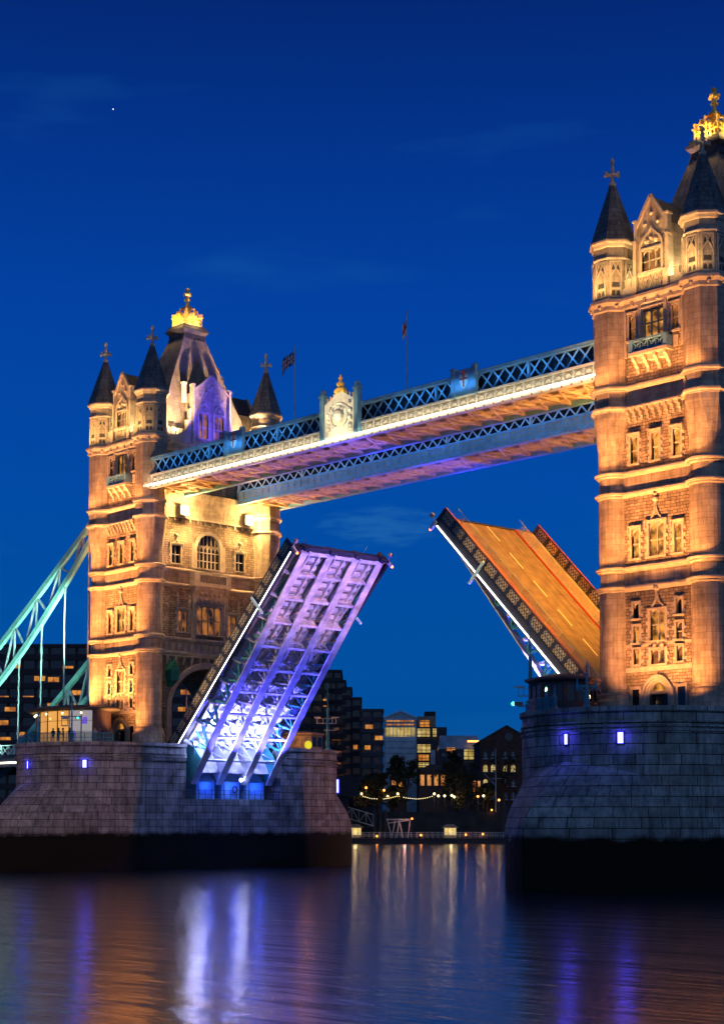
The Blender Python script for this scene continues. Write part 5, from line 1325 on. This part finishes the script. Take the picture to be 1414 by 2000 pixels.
lamp('POINT', (5.6, 15.6, 17.9), None, 120, AMBER, size=.1)
root = thing('round_sign', 'round yellow sign on a short post beside the stone hut', 'sign', (6.6, 15.4, DECK), (0, 0, TH))
M['yellow'] = emit('lit_yellow_sign', (0.85, 0.75, 0.03), 0.9)
mb = MB(); mb.tube((0, 0, 0), (0, 0, .4), .06, 6); mb.build('post', 'teal_post', root)
mb = MB(); mb.ball((0, 0, .75), .5, 12, 1.1); mb.build('globe', 'yellow', root)
root = thing('green_lantern', 'green house-shaped lantern hung on the far tower beside the road arch', 'lantern', (4.75, -6.0, 24.2))



M['lantern'] = weathered('green_lantern_paint', (0.02, 0.22, 0.15), 0.3, 2, 0.4)
mb = MB(); mb.box(.25, 1.3, -.62, .62, -1.0, .3); mb.build('body', 'lantern', root)
mb = MB(); mb.extrude([(-.75, .3), (.75, .3), (0, 1.4)], 'x', .2, 1.36); mb.box(.7, .8, -.05, .05, 1.3, 1.8); mb.build('roof', 'lantern', root)
mb = MB(); mb.loft([[(.3, -.55, -1.0), (1.25, -.55, -1.0), (1.25, .55, -1.0), (.3, .55, -1.0)][::-1], [(.1, -.2, -1.8), (.5, -.2, -1.8), (.5, .2, -1.8), (.1, .2, -1.8)][::-1]]); mb.build('bracket', 'lantern', root)

# ------------------------------------------------------------------ people on the far pier
def person(x, y, rz, coat, label, lean=0.0, arm=0.3):
    V = [(0, 0, .95, .145), (0, -.02, 1.15, .155), (0, -.02, 1.38, .17), (0, -.03, 1.5, .075), (0, -.05, 1.60, .105), (0, -.05, 1.70, .085)]
    E_ = [(0, 1), (1, 2), (2, 3), (3, 4), (4, 5)]
    for s in (-1, 1):
        b = len(V); V += [(s * .10, 0, .88, .10), (s * .11, -.03, .48, .07), (s * .12, .02, .09, .05), (s * .13, -.12, .05, .045)]; E_ += [(0, b), (b, b + 1), (b + 1, b + 2), (b + 2, b + 3)]
        b = len(V); V += [(s * .2, -.02, 1.4, .07), (s * .25, -.02 - arm * .2, 1.12, .05), (s * (.22 - arm * .2), -.1 - arm * .5, 1.0, .04), (s * (.2 - arm * .22), -.16 - arm * .55, .98, .04)]; E_ += [(2, b), (b, b + 1), (b + 1, b + 2), (b + 2, b + 3)]
    me = bpy.data.meshes.new('person'); me.from_pydata([(v[0], v[1] - lean * v[2] * .1, v[2]) for v in V], E_, []); me.update()
    o = bpy.data.objects.new('person', me); COL.objects.link(o); o.location = (x, y, DECK); o.rotation_euler = (0, 0, rz)
    me.materials.append(coat)
    sk = o.modifiers.new('skin', 'SKIN'); sk.use_smooth_shade = True
    for v, d in zip(V, me.skin_vertices[0].data): d.radius = (v[3], v[3] * .85)
    me.skin_vertices[0].data[0].use_root = True
    o.modifiers.new('subd', 'SUBSURF').levels = 1; o.modifiers[-1].render_levels = 1
    mb = MB(); mb.ball((0, -.03 - lean * .16, 1.69), .125, 10, 1.05); mb.build('hair', 'hair', o)
    mb = MB(); mb.ball((0, -.115 - lean * .16, 1.62), .085, 10, 1.25); mb.build('face', 'skin', o)
    tag(o, label, 'person', 'people on the far pier')
M['hair'] = mat('dark_hair', (0.015, 0.01, 0.008), 0.6); M['skin'] = mat('skin', (0.45, 0.27, 0.19), 0.6)
coats = [mat('dark_coat', (.015, .016, .025), .8), mat('grey_coat', (.07, .07, .08), .8), mat('brown_coat', (.06, .035, .02), .8), mat('pale_jacket', (.35, .33, .34), .8)]
PPL = [(1.1, -20.3, 0, 'person in a dark coat at the balustrade, leftmost of the group by the pavilion'), (1.9, -20.1, 1, 'person in a grey coat, second from the left at the far pier balustrade'), (2.6, -19.8, 0, 'person in a dark coat just left of the teal signal post'), (3.1, -19.3, 2, 'person in a brown coat behind the teal signal post, nearer the screen'),
       (5.9, -17.6, 3, 'person in a pale jacket standing right of the lit posters'), (6.5, -17.0, 0, 'person in a dark coat beside the one in the pale jacket'), (7.2, -16.2, 1, 'person in a grey coat walking towards the round turret'), (7.7, -15.4, 0, 'person in a dark coat nearest the round turret'), (-6.6, -19.2, 2, 'person in a brown coat alone at the left end of the balustrade')]
for i, (x, y, c_, lb) in enumerate(PPL): person(x, y, R_(40 + 70 * math.sin(i * 2.3)), coats[c_], lb, .3 * math.sin(i), .2 + .5 * abs(math.sin(i * 1.7)))


# ------------------------------------------------------------------ the far bank
M['concrete_dark'] = weathered('dark_concrete', (0.045, 0.036, 0.042), 0.3, 0.15, 0.85)
M['concrete_mid'] = weathered('grey_concrete', (0.075, 0.065, 0.075), 0.3, 0.15, 0.85)
M['brick'] = masonry('dark_red_brick', (0.16, 0.075, 0.055), (0.11, 0.05, 0.04), (0.06, 0.05, 0.045), .9, .3, .03, .02, 0, .3)
M['lit_win'] = lit_glass('warm_lit_window', (0.45, 0.12, 0.012), (1.0, 0.38, 0.05), 0.75, 0.5)
M['lit_office'] = lit_glass('yellow_lit_office', (0.55, 0.36, 0.07), (1.0, 0.74, 0.24), 0.65, 0.4)
M['kiosk_glow'] = lit_glass('kiosk_glow', (0.9, 0.6, 0.18), (1.0, 0.80, 0.36), 0.9, 0.6)
M['cold_glass'] = weathered('blue_grey_glass', (0.30, 0.44, 0.52), 0.35, 0.3, 0.25)
M['pale_panel'] = weathered('pale_cladding', (0.55, 0.64, 0.68), 0.25, 0.3, 0.5)
M['lit_house'] = lit_glass('lit_house_front', (0.25, 0.06, 0.008), (1.0, 0.42, 0.10), 0.85, 0.35)
M['trunk'] = weathered('tree_bark', (0.05, 0.035, 0.025), 0.3, 3, 0.9)
def block(name, label, cat, lat, dist, zb, yaw=0.0, group=None):
    p = far_pos(lat, dist, zb); return thing(name, label, cat, p, (0, 0, TH + R_(yaw)), group)
def slab_tower(root, x0, x1, dep, z1, m, fl=3.7, lit=(), sets=None):
    """stepped concrete slab with balcony bands and recessed dark glazing"""
    mb = MB(); mb.box(x0 + .3, x1 - .3, 1.0, dep, 0, z1 - .4); mb.box(x0, x1, .4, dep + .3, z1 - .9, z1); mb.build('wall', m, root)
    n = int((z1 - 2) / fl)
    for k in range(n):
        z = z1 - 1.6 - (k + 1) * fl + fl * .45
        if z < 1: break
        mb = MB(); mb.box(x0, x1, 0, 1.3, z - .5, z + .95); mb.build('balcony_band', m, root)
        mb = MB()
        x = x0 + .8
        while x < x1 - 1.5:
            mb.box(x, min(x + 2.6, x1 - .5), .95, 1.02, z + .95, z + fl - .6); x += 3.4
        mb.build('window_row', 'dark', root)
def lit_windows(root, L, dep=.9):
    for (x, z, w, h) in L:
        w *= .8; h *= .7
        mb = MB(); mb.box(x - w / 2, x + w / 2, dep - .06, dep + .02, z - h / 2, z + h / 2); f = mb.build('window', 'lit_win', root)
        mb = MB(); mb.box(x - .06, x + .06, dep - .12, dep - .06, z - h / 2, z + h / 2); mb.build('frame', 'lead', f)
def bars(parent, xa, xb, z, hh, y):
    mb = MB(); n = max(2, int((xb - xa) / 1.3))
    for i in range(n + 1): x = xa + i * (xb - xa) / n; mb.box(x - .09, x + .09, y - .08, y - .01, z - hh / 2, z + hh / 2)
    for q in (.36, -.05): mb.box(xa, xb, y - .09, y - .01, z + q * hh - .12, z + q * hh + .12)
    mb.box(xa, xb, y - .1, y - .01, z - hh / 2, z - hh * .3); mb.build('frame', 'lead', parent)
K = lambda D: 3286.5 / D
def at(px, py, D, zb, lat0): return ((px - 707) / K(D) - lat0, 5.5 + (1610 - py) / K(D) - zb)
# stepped hotel behind the raised leaf
D = 540
h1 = block('hotel_block', 'dark stepped concrete hotel rising behind the raised blue leaf', 'building', 0, D, 9, 0)
for (px0, px1, py, dp, yo) in ((545, 668, 1308, 30, 0), (640, 676, 1328, 26, -2), (668, 688, 1342, 26, -3), (684, 707, 1362, 24, -4)):
    sub = []
    x0, z = at(px0, py, D, 9, 0); x1, _ = at(px1, py, D, 9, 0)
    slab_tower(h1, x0, x1, dp, z, 'concrete_dark')
lit_windows(h1, [(*at(657, 1442, D, 9, 0), 3.2, 1.9), (*at(658, 1466, D, 9, 0), 3.2, 1.9), (*at(657, 1489, D, 9, 0), 3.2, 1.9), (*at(634, 1373, D, 9, 0), 1.2, 3.6), (*at(694, 1460, D, 9, 0), 1.6, 1.9), (*at(620, 1400, D, 9, 0), 2.4, 1.8)])
h2 = block('hotel_block', 'lower dark hotel wing with few orange windows, left of the glass offices', 'building', 0, 532, 9)
x0, z = at(703, 1385, 532, 9, 0); x1, _ = at(750, 1385, 532, 9, 0); slab_tower(h2, x0, x1, 26, z, 'concrete_mid')
lit_windows(h2, [(*at(721, 1420, 532, 9, 0), 3, 1.9), (*at(740, 1442, 532, 9, 0), 3, 1.9), (*at(718, 1461, 532, 9, 0), 2.2, 1.9)])
# flats at the left
D = 420
h3 = block('apartment_block', 'long dark block of flats with scattered orange windows behind the chains', 'building', 0, D, 9)
x0, z = at(-70, 1257, D, 9, 0); x1, _ = at(430, 1262, D, 9, 0); slab_tower(h3, x0, x1, 22, z, 'concrete_dark', 3.6)
lit_windows(h3, [(*at(px, py, D, 9, 0), 3.4, 1.7) for px, py in ((129, 1305), (74, 1325), (101, 1327), (52, 1364), (100, 1374), (148, 1353), (17, 1386), (46, 1435), (150, 1376), (140, 1435), (3, 1364), (3, 1412), (8, 1445), (362, 1352), (357, 1386), (390, 1340), (25, 1300))])
for px in (2,):
    pass
# glass offices
D = 620
o1 = block('glass_office', 'pale gabled glass office building with one bright yellow floor', 'building', 0, D, 9)
x0, ze = at(750, 1403, D, 9, 0); x1, za = at(814, 1390, D, 9, 0); xm = (x0 + x1) / 2
mb = MB(); mb.extrude([(x0, 0), (x1, 0), (x1, ze), (xm, za), (x0, ze)], 'y', .3, 24); mb.build('wall', 'cold_glass', o1)
for py, m, hh in ((1431, 'lit_office', 3.4), (1443, 'pale_panel', 2.2), (1456, 'pale_panel', 2.0), (1468, 'pale_panel', 1.6), (1482, 'pale_panel', 3.0)):
    _, z = at(0, py, D, 9, 0); mb = MB(); mb.box(x0 + .5, x1 - .5, .05, .3, z - hh / 2, z + hh / 2); mb.build('lit_floor' if m == 'lit_office' else 'panel_band', m, o1)
for py in (1409, 1416): _, z = at(0, py, D, 9, 0); mb = MB(); mb.box(x0 + 1, x1 - 1, .1, .29, z - .25, z + .25); mb.build('attic_light', 'lit_win', o1)
mb = MB(); mb.bar((x0 - .2, .1, ze), (xm, .1, za + .1), .5, .4, (0, 1, 0)); mb.bar((x1 + .2, .1, ze), (xm, .1, za + .1), .5, .4, (0, 1, 0)); mb.box(x0 - .2, x1 + .2, -.1, .3, ze - .8, ze - .4)
for i in range(9): x = x0 + (i + .5) * (x1 - x0) / 9; mb.box(x - .1, x + .1, 0, .28, ze - 7, ze - .4 + (za - ze) * (1 - abs(x - xm) / (x1 - xm)))
mb.build('roof_frame', 'pale_panel', o1)
D = 630
o2 = block('office_block', 'dark office block with lit strip windows and a rooftop plant room', 'building', 0, D, 9)
x0, z1 = at(815, 1421, D, 9, 0); x1, _ = at(873, 1421, D, 9, 0); mb = MB(); mb.box(x0, x1, .3, 22, 0, z1); mb.build('wall', 'concrete_mid', o2)
a, zt = at(816, 1399, D, 9, 0); b, _ = at(852, 1399, D, 9, 0); mb = MB(); mb.box(a, b, 3, 16, z1, zt); mb.build('plant_room', 'hut', o2)
a, zt2 = at(831, 1389, D, 9, 0); mb = MB(); mb.box(a, b, 4, 14, zt, zt2); mb.build('tank', 'concrete_dark', o2)
for (pa, pb, py, hh, m) in ((815, 840, 1434, 3.8, 'lit_office'), (845, 853, 1434, 3.8, 'lit_office'), (815, 841, 1465, 3.8, 'lit_office'), (817, 838, 1481, 3.6, 'lit_win'), (820, 840, 1415, 3.0, 'lit_win'), (817, 838, 1496, 2.2, 'lit_office')):
    xa, z = at(pa, py, D, 9, 0); xb, _ = at(pb, py, D, 9, 0); mb = MB(); mb.box(xa, xb, (2.85 if py == 1415 else .15), (3.0 if py == 1415 else .3), z - hh / 2, z + hh / 2); wf = mb.build('window', m, o2); bars(wf, xa, xb, z, hh, 2.85 if py == 1415 else .15)
a, z = at(841, 1482, D, 9, 0); b, _ = at(850, 1482, D, 9, 0); mb = MB(); mb.box(a, b, -1, .3, 0, z + 3); mb.build('stair_tower', 'pale_panel', o2)
D = 600
o3 = block('low_glass_hall', 'low wide glass-roofed building left of the brick gable', 'building', 0, D, 9)
x0, zr = at(858, 1436, D, 9, 0); x1, ze = at(940, 1464, D, 9, 0)
mb = MB(); mb.box(x0, x1, .3, 20, 0, ze); mb.build('wall', 'concrete_mid', o3)
mb = MB(); mb.loft([[(x0, 0, ze), (x1, 0, ze), (x1, 20, ze), (x0, 20, ze)], [(x0 + .8, 6, zr), (x1 - 1, 6, zr), (x1 - 1, 14, zr), (x0 + .8, 14, zr)]]); mb.build('glass_roof', 'cold_glass', o3)
for (pa, pb, py, hh, m) in ((906, 932, 1477, 4.4, 'lit_office'), (872, 890, 1468, 2.5, 'lit_win'), (862, 900, 1476, 1.4, 'cold_glass')):
    xa, z = at(pa, py, D, 9, 0); xb, _ = at(pb, py, D, 9, 0); mb = MB(); mb.box(xa, xb, .15, .3, z - hh / 2, z + hh / 2); wf = mb.build('window', m, o3); bars(wf, xa, xb, z, hh, .15)
a, z = at(924, 1449, D, 9, 0); mb = MB(); mb.box(a - 2, a + 2, -.6, -.2, z - .3, z + .3); mb.build('roof_lamp', 'lamp_orange', o3)
# brick warehouse
D = 510
o4 = block('brick_warehouse', 'brick warehouse with a round gable window beside the near pier', 'building', 0, D, 9)
x0, ze = at(938, 1450, D, 9, 0); xm, za = at(990, 1420, D, 9, 0); x1 = 2 * xm - x0
mb = MB(); mb.extrude([(x0, 0), (x1, 0), (x1, ze), (xm, za), (x0, ze)], 'y', .3, 30); mb.build('wall', 'brick', o4)
mb = MB(); mb.bar((x0 - .5, 15, ze), (xm, 15, za + .3), 30, .4, (0, 0, 1)); mb.bar((x1 + .5, 15, ze), (xm, 15, za + .3), 30, .4, (0, 0, 1)); mb.build('roof', 'lead', o4)
a, z = at(994, 1440, D, 9, 0); mb = MB(); mb.lathe([(1.25, -.1), (1.25, .12)], 20); o = mb.build('round_window', 'dark', o4); o.location = (a, .25, z); o.rotation_euler = (R_(90), 0, 0)
for py, lits in ((1476, ()), (1502, (948, 963, 987, 1002)), (1530, (948,)), (1556, ())):
    for px in (948, 963, 987, 1002):
        a, z = at(px, py, D, 9, 0); m = 'lit_office' if px in lits else 'dark'
        mb = MB(); mb.extrude([(a - .62, z - 1), (a + .62, z - 1), (a + .62, z + .6), (a + .35, z + 1.0), (a, z + 1.1), (a - .35, z + 1.0), (a - .62, z + .6)], 'y', .1, .29); w_ = mb.build('window', m, o4)
        mb = MB(); mb.box(a - .05, a + .05, .04, .1, z - 1, z + 1.05); mb.box(a - .62, a + .62, .04, .1, z - .05, z + .05); mb.box(a - .8, a + .8, 0, .3, z - 1.2, z - 1.0); mb.build('frame', 'pale_panel', w_)
# lit houses among the trees
D = 503
for (pa, pb, pe, pr2, lb, cols) in ((818, 872, 1508, 1494, 'white-gabled lit inn half hidden by dark trees', 4), (922, 940, 1520, 1508, 'small orange-lit house left of the brick warehouse', 2), (762, 790, 1519, 1510, 'small kiosk with a glowing canopy among the trees', 2)):
    hb = block('lit_house', lb, 'house', 0, D, 9, 0, 'lit houses on the far quay')
    x0, ze = at(pa, pe, D, 9, 0); x1, zr = at(pb, pr2, D, 9, 0)
    mb = MB(); mb.box(x0, x1, .3, 9, 0, ze); mb.build('wall', 'concrete_mid', hb)
    mb = MB(); mb.extrude([(x0 - .4, ze), (x1 + .4, ze), ((x0 + x1) / 2 + 1, zr), ((x0 + x1) / 2 - 1, zr)], 'y', -.2, 9.4); mb.build('roof', 'lead', hb)
    for i in range(cols):
        a = x0 + (i + .5) * (x1 - x0) / cols; w = (x1 - x0) / cols * .55; mb = MB(); mb.box(a - w / 2, a + w / 2, .15, .3, ze - 4.2, ze - 1.0); mb.build('window', 'lit_house', hb)
# trees on the quay
def build_tree(px, ptop, wpx, label, seed, D=496, bare=False, weeping=False):
    rr = random.Random(seed); lat = (px - 707) / K(D); z1 = 5.5 + (1610 - ptop) / K(D) - 9; w = wpx / K(D) / 2
    p = far_pos(lat, D + rr.uniform(-3, 3), 9.0)
    root = thing('quay_tree', label, 'tree', p, (0, 0, rr.uniform(0, 6)), 'trees on the far quay')
    mb = MB(); mb.tube((0, 0, 0), (.2, 0, z1 * .45), .42, 8, .26); tips = []
    for i in range(9 if not bare else 16):
        t = rr.uniform(0, 6.28); r = w * rr.uniform(.4, .85); b0 = Vector((.15, 0, z1 * rr.uniform(.25, .45))); e = Vector((r * math.cos(t), r * math.sin(t), z1 * rr.uniform(.55, .95))); m = b0.lerp(e, .5) + Vector((0, 0, z1 * .06)); mb.tube(b0, m, .16, 5, .1); mb.tube(m, e, .1, 5, .03); tips.append(e)
        for q in range(3):
            f = e + Vector((rr.uniform(-1, 1) * w * .3, rr.uniform(-1, 1) * w * .3, rr.uniform(-.02, .12) * z1)); mb.tube(m.lerp(e, .6), f, .05, 4, .02); tips.append(f)
    mb.build('trunk', 'trunk', root)
    mb = MB(); nleaf = 2600 if not bare else 500
    cl = [(Vector((rr.gauss(0, .42) * w, rr.gauss(0, .42) * w, z1 * rr.uniform(.22, .92))), rr.uniform(.22, .42) * w) for _ in range(20)] + [(t, w * .2) for t in tips]
    for i in range(nleaf):
        c_, r_ = rr.choice(cl); v = Vector((rr.gauss(0, 1), rr.gauss(0, 1), rr.gauss(0, 1))); v = v.normalized() * r_ * rr.random() ** .4; v.z *= .8
        q = c_ + v
        if weeping and rr.random() < .5: q.z = max(1.0, q.z - rr.random() ** .6 * z1 * .5)
        q.z = min(q.z, z1)
        a = Vector((rr.uniform(-1, 1), rr.uniform(-1, 1), rr.uniform(-1, 1))).normalized() * rr.uniform(.22, .5); b = a.cross(Vector((rr.uniform(-1, 1), rr.uniform(-1, 1), rr.uniform(-1, 1)))).normalized() * rr.uniform(.16, .36)
        mb.mi = rr.choice((0, 0, 1)); mb.poly([q - a, q + b, q + a, q - b])
    mb.build('crown', ['leaf_a', 'leaf_b'], root)
M['leaf_a'] = mat('dark_foliage', (0.03, 0.036, 0.016), 0.8); M['leaf_b'] = mat('brown_foliage', (0.055, 0.04, 0.018), 0.8)
build_tree(792, 1476, 66, 'tall dark tree in front of the glass offices', 1)
build_tree(893, 1490, 84, 'broad weeping tree before the lit inn', 2, 494, False, True)
build_tree(735, 1512, 60, 'rounded dark tree below the low hotel wing', 3)
build_tree(700, 1530, 46, 'small dark tree nearest the far pier', 4)
build_tree(985, 1478, 66, 'thin bare tree in front of the brick warehouse', 5, 494, True)
build_tree(888, 1462, 40, 'orange-tinged tree top before the low glass hall', 6, 540)
build_tree(765, 1535, 50, 'low bushy tree right of the rounded one', 7)
build_tree(950, 1530, 40, 'low bushy tree under the brick warehouse windows', 8)
# street lamps along the quay
for i, (px, py, m) in enumerate(((692, 1556, 'lamp_warm'), (706, 1553, 'lamp_warm'), (757, 1558, 'lamp_warm'), (777, 1553, 'lamp_warm'), (848, 1553, 'lamp_warm'), (856, 1557, 'lamp_warm'), (868, 1557, 'lamp_warm'), (882, 1556, 'lamp_warm'), (887, 1559, 'lamp_warm'), (933, 1558, 'lamp_orange'), (944, 1557, 'lamp_warm'), (974, 1565, 'lamp_orange'), (750, 1546, 'lamp_orange'), (715, 1541, 'lamp_orange'))):
    D = 491; lat = (px - 707) / K(D); z = 5.5 + (1610 - py) / K(D) - 9.0
    nxt = ('leftmost of the row', 'second from the left, at the end of the bulb string', 'fifth from the left, beside the low bushy tree', 'tall one between the two bulb strings', 'at the right end of the bulb string', 'first of the cluster under the weeping tree', 'second of the cluster under the weeping tree', 'third of the cluster under the weeping tree', 'rightmost of the cluster under the weeping tree', 'orange one under the small orange house', 'white one left of the signal mast', 'low orange one right of the signal mast', 'high orange one under the tall dark tree', 'orange one below the rounded tree')[i]
    root = thing('street_lamp', 'glowing quay lamp, ' + nxt, 'street lamp', far_pos(lat, D, 9.0), (0, 0, 0), 'lamps along the far quay')
    mb = MB(); mb.tube((0, 0, 0), (0, 0, z), .09, 6, .06); mb.build('post', 'lead', root)
    mb = MB(); mb.ball((0, 0, z + .2), .34, 10); mb.build('globe', m, root)
    p = far_pos(lat, D - 1, 9 + z); lamp('POINT', p, None, 90, (1, .6, .22), size=.3)
# strings of bulbs between the quay lamps
for lb, pts_ in (('string of white bulbs sagging at the left of the quay', ((707, 1555), (724, 1560), (738, 1561))), ('long string of white bulbs across the middle of the quay', ((747, 1561), (762, 1559), (777, 1555), (795, 1559), (815, 1561), (832, 1559), (846, 1555)))):
    D = 490; Q = [far_pos((a - 707) / K(D), D, 5.5 + (1610 - b) / K(D)) for a, b in pts_]
    root = thing('bulb_string', lb, 'string lights', Q[0], (0, 0, 0), 'strings of bulbs on the quay')
    mb = MB(); mb2 = MB()
    for a, b in zip(Q[:-1], Q[1:]):
        mb.tube(a, b, .04, 5); n = max(2, int((b - a).length / .55))
        for i in range(n): mb2.ball(a.lerp(b, (i + .5) / n) - Vector((0, 0, .12)), .10, 6)
    mb.build('cable', 'lead', root, Q[0]); mb2.build('bulbs', 'lamp_warm', root, Q[0])
# landing stage on the river
D = 470; k = K(D)
root = thing('landing_stage', 'long floating landing stage with white railings and a dark hull', 'pontoon', far_pos(12, D, 0), (0, 0, TH))
mb = MB(); mb.box(-22, 36, -2.5, 6, -.4, 1.5); mb.box(-22.3, 36.3, -2.8, 6.3, 1.25, 1.55); mb.build('hull', 'lead', root)
for yy in (-2.4, 5.8):
    mb = MB()
    for z in (2.1, 2.6, 3.1): mb.tube((-22, yy, z), (36, yy, z), .05, 5)
    for i in range(40): mb.tube((-22 + i * 1.487, yy, 1.55), (-22 + i * 1.487, yy, 3.15), .06, 5)
    mb.build('railing', 'white', root)
for i, (px, lb) in enumerate(((694, 'glowing kiosk on the landing stage next to the far pier'), (879, 'glowing kiosk in the middle of the landing stage'))):
    lat = (px - 707) / k; root = thing('lit_kiosk', lb, 'kiosk', far_pos(lat, D + 1.5, 1.5), (0, 0, TH), 'kiosks on the landing stage')
    mb = MB(); mb.box(-1.7, 1.7, -1.2, 1.2, .0, .9)
    for q in (-1.7, -.6, .6, 1.6): mb.box(q, q + .12, -1.22, -1.1, .9, 2.9); mb.box(q, q + .12, 1.1, 1.22, .9, 2.9)
    mb.build('frame', 'hut', root)
    mb = MB(); mb.box(-1.6, 1.6, -1.05, 1.05, .9, 2.85); mb.build('lit_glazing', 'kiosk_glow', root)
    mb = MB(); mb.loft([[(-2.4, -1.8, 2.9), (2.4, -1.8, 2.9), (2.4, 1.8, 2.9), (-2.4, 1.8, 2.9)], [(-1.0, -.5, 3.9), (1.0, -.5, 3.9), (1.0, .5, 3.9), (-1.0, .5, 3.9)]]); mb.build('roof', 'hut', root)
    p = far_pos(lat, D - 3.0, 3.5); lamp('POINT', p, None, 160, (1, .7, .3), size=.4)
for i, (px, py) in enumerate(((736, 1634), (821, 1632), (908, 1631), (941, 1630), (805, 1600), (970, 1583))):
    lat = (px - 707) / k; z = 5.5 + (1610 - py) / k; dd = D - 2.6 if z < 4 else D + 3
    lb = ('orange deck lamp on the landing stage left of the frame', 'orange deck lamp in the middle of the landing stage', 'orange deck lamp right of the middle kiosk', 'small orange deck lamp near the right end of the stage', 'orange lamp on top of the gangway frame', 'orange lamp at the foot of the signal mast')[i]
    zb = 1.55 if z < 4 else (1.55 if i == 4 else 9.0); dd = dd if i < 5 else 489
    root = thing('deck_lamp', lb, 'lamp', far_pos(lat, dd, zb), (0, 0, 0), 'orange lamps on the landing stage')
    zz = max(.5, z - zb); mb = MB(); mb.tube((0, 0, 0), (0, 0, zz), .05, 5); mb.build('stem', 'lead', root)
    mb = MB(); mb.ball((0, 0, zz), .28, 8); mb.build('bulb', 'lamp_orange', root)
    lamp('POINT', far_pos(lat, dd - .8, zb + zz), None, 50, (1, .35, .07), size=.25)
# gangway truss and its support frame
def truss(root, nm, p, q, h, m):
    mb = MB(); p = Vector(p); q = Vector(q); n = 7; up = Vector((0, 0, h))
    for y in (-1, 1):
        o = Vector((0, y, 0)); mb.bar(p + o, q + o, .2, .22); mb.bar(p + o + up, q + o + up, .2, .22)
        for i in range(n): a, b = p.lerp(q, i / n) + o, p.lerp(q, (i + 1) / n) + o; mb.bar(a, b + up, .14, .14) if i % 2 else mb.bar(a + up, b, .14, .14); mb.bar(b, b + up, .12, .12)
    mb.build(nm, m, root)
root = thing('gangway', 'white truss gangway sloping to the landing stage beside the far pier', 'gangway', far_pos(-5, 476, 1.5), (0, 0, TH))
truss(root, 'truss', (-6, 3, 7.6), (8.2, 0, 3.4), 3.2, 'white')
mb = MB(); mb.box(-6, 8.2, -.9, .9, 3.1, 3.3); o = mb.build('floor', 'lead', root); o.rotation_euler = (0, R_(0), 0)
root = thing('gangway_support', 'white slanting support frame in the middle of the landing stage', 'frame', far_pos((779 - 707) / k, 474, 1.5), (0, 0, TH))
mb = MB()
for y in (-1, 1):
    for a, b in (((-3.2, 5.0), (-1.8, 0)), ((3.2, 5.0), (2.6, 0)), ((-1, 4.8), (-2.0, 0)), ((.2, 4.9), (1.2, 0)), ((.2, 4.9), (-.6, 0))): mb.bar((a[0], y, a[1]), (b[0], y, b[1]), .22, .22, (0, 1, 0))
mb.build('legs', 'white', root); mb = MB(); mb.box(-3.4, 3.2, -1.3, 1.3, 5.0, 5.4); mb.bar((-3, 0, 4.2), (3, 0, 5.0), .3, .3); mb.build('head_beam', 'white', root)
lamp('POINT', far_pos((790 - 707) / k, 470.5, 4.5), None, 200, (1, .5, .35), size=.3)
for i, (px, pt, wd) in enumerate(((731, 1580, 1.1), (742, 1570, 1.0), (752, 1584, 1.0), (985, 1570, 1.1))):
    lb = ('dark mooring pile, leftmost of the three by the gangway', 'dark mooring pile, tallest of the three by the gangway', 'dark mooring pile, rightmost of the three by the gangway', 'dark mooring pile beside the near pier')[i]
    lat = (px - 707) / K(479); z = 5.5 + (1610 - pt) / K(479); p = far_pos(lat, 479, -1)
    mb = MB(); mb.lathe([(wd * .7, 0), (wd * .7, z - .2), (wd * .55, z), (wd * .5, z + 1.0), (0, z + 1.3)], 12); o = mb.build('mooring_pile', 'lead'); o.location = p; tag(o, lb, 'pile', 'mooring piles')
root = thing('signal_mast', 'slim white signal mast with a yard in front of the brick warehouse', 'mast', far_pos((968 - 707) / K(488), 488, 9), (0, 0, TH))
mb = MB(); mb.tube((0, 0, 0), (0, 0, 18.5), .2, 8, .07); mb.build('pole', 'white', root)
mb = MB(); mb.bar((-3.3, 0, 11.0), (0, 0, 7.5), .12, .12); mb.bar((-1.6, 0, 9.6), (1.8, 0, 9.6), .1, .1); mb.build('yard', 'white', root)
root = thing('quay_steps_house', 'dark river-stair building with a blue lamp right beside the far pier', 'building', far_pos(-7.2, 462, -1), (0, 0, TH))
mb = MB(); mb.box(-3, 3.4, 0, 8, 0, 14); mb.box(-3, 6.5, -1, 8, 14, 19.5); mb.build('wall', 'concrete_dark', root)
mb = MB(); mb.box(-.8, .8, -1.1, -1.0, 15, 18.6); mb.build('blue_window', 'lamp_blue', root)
# evening star
mb = MB(); p = CAMP + (RIGHT * ((221 - 707) / 3286.5) + (FWD * math.cos(R_(4.2897)) + Vector((0, 0, math.sin(R_(4.2897))))) + (Vector((0, 0, math.cos(R_(4.2897)))) - FWD * math.sin(R_(4.2897))) * ((1363.3 - 212) / 3286.5)) * 9000
mb.ball((0, 0, 0), 2.6, 8); o = mb.build('evening_star', emit('star_light', (1, 1, 1), 3.0)); o.location = p; tag(o, kind='structure')

# lamps on the quays that reach the ends of the far pier
lamp('SPOT', (-4, -92, 9), (2, -20, 10), 34000, (1.0, .44, .24), size=.2, angle=24, blend=.3)
lamp('SPOT', (8.5, 86, 8), (4, 24, 9), 30000, (1.0, .40, .16), size=.2, angle=22, blend=.3)

# quay floodlights trained on the outer parapets of the raised leaves
lamp('SPOT', (-2, -95, 9), (19, -7.4, 27), 260000, (1.0, .62, .30), size=.2, angle=14, blend=.4)
lamp('SPOT', (55, -100, 8), (SPAN - 19, -7.4, 27), 240000, (1.0, .62, .30), size=.2, angle=14, blend=.4)
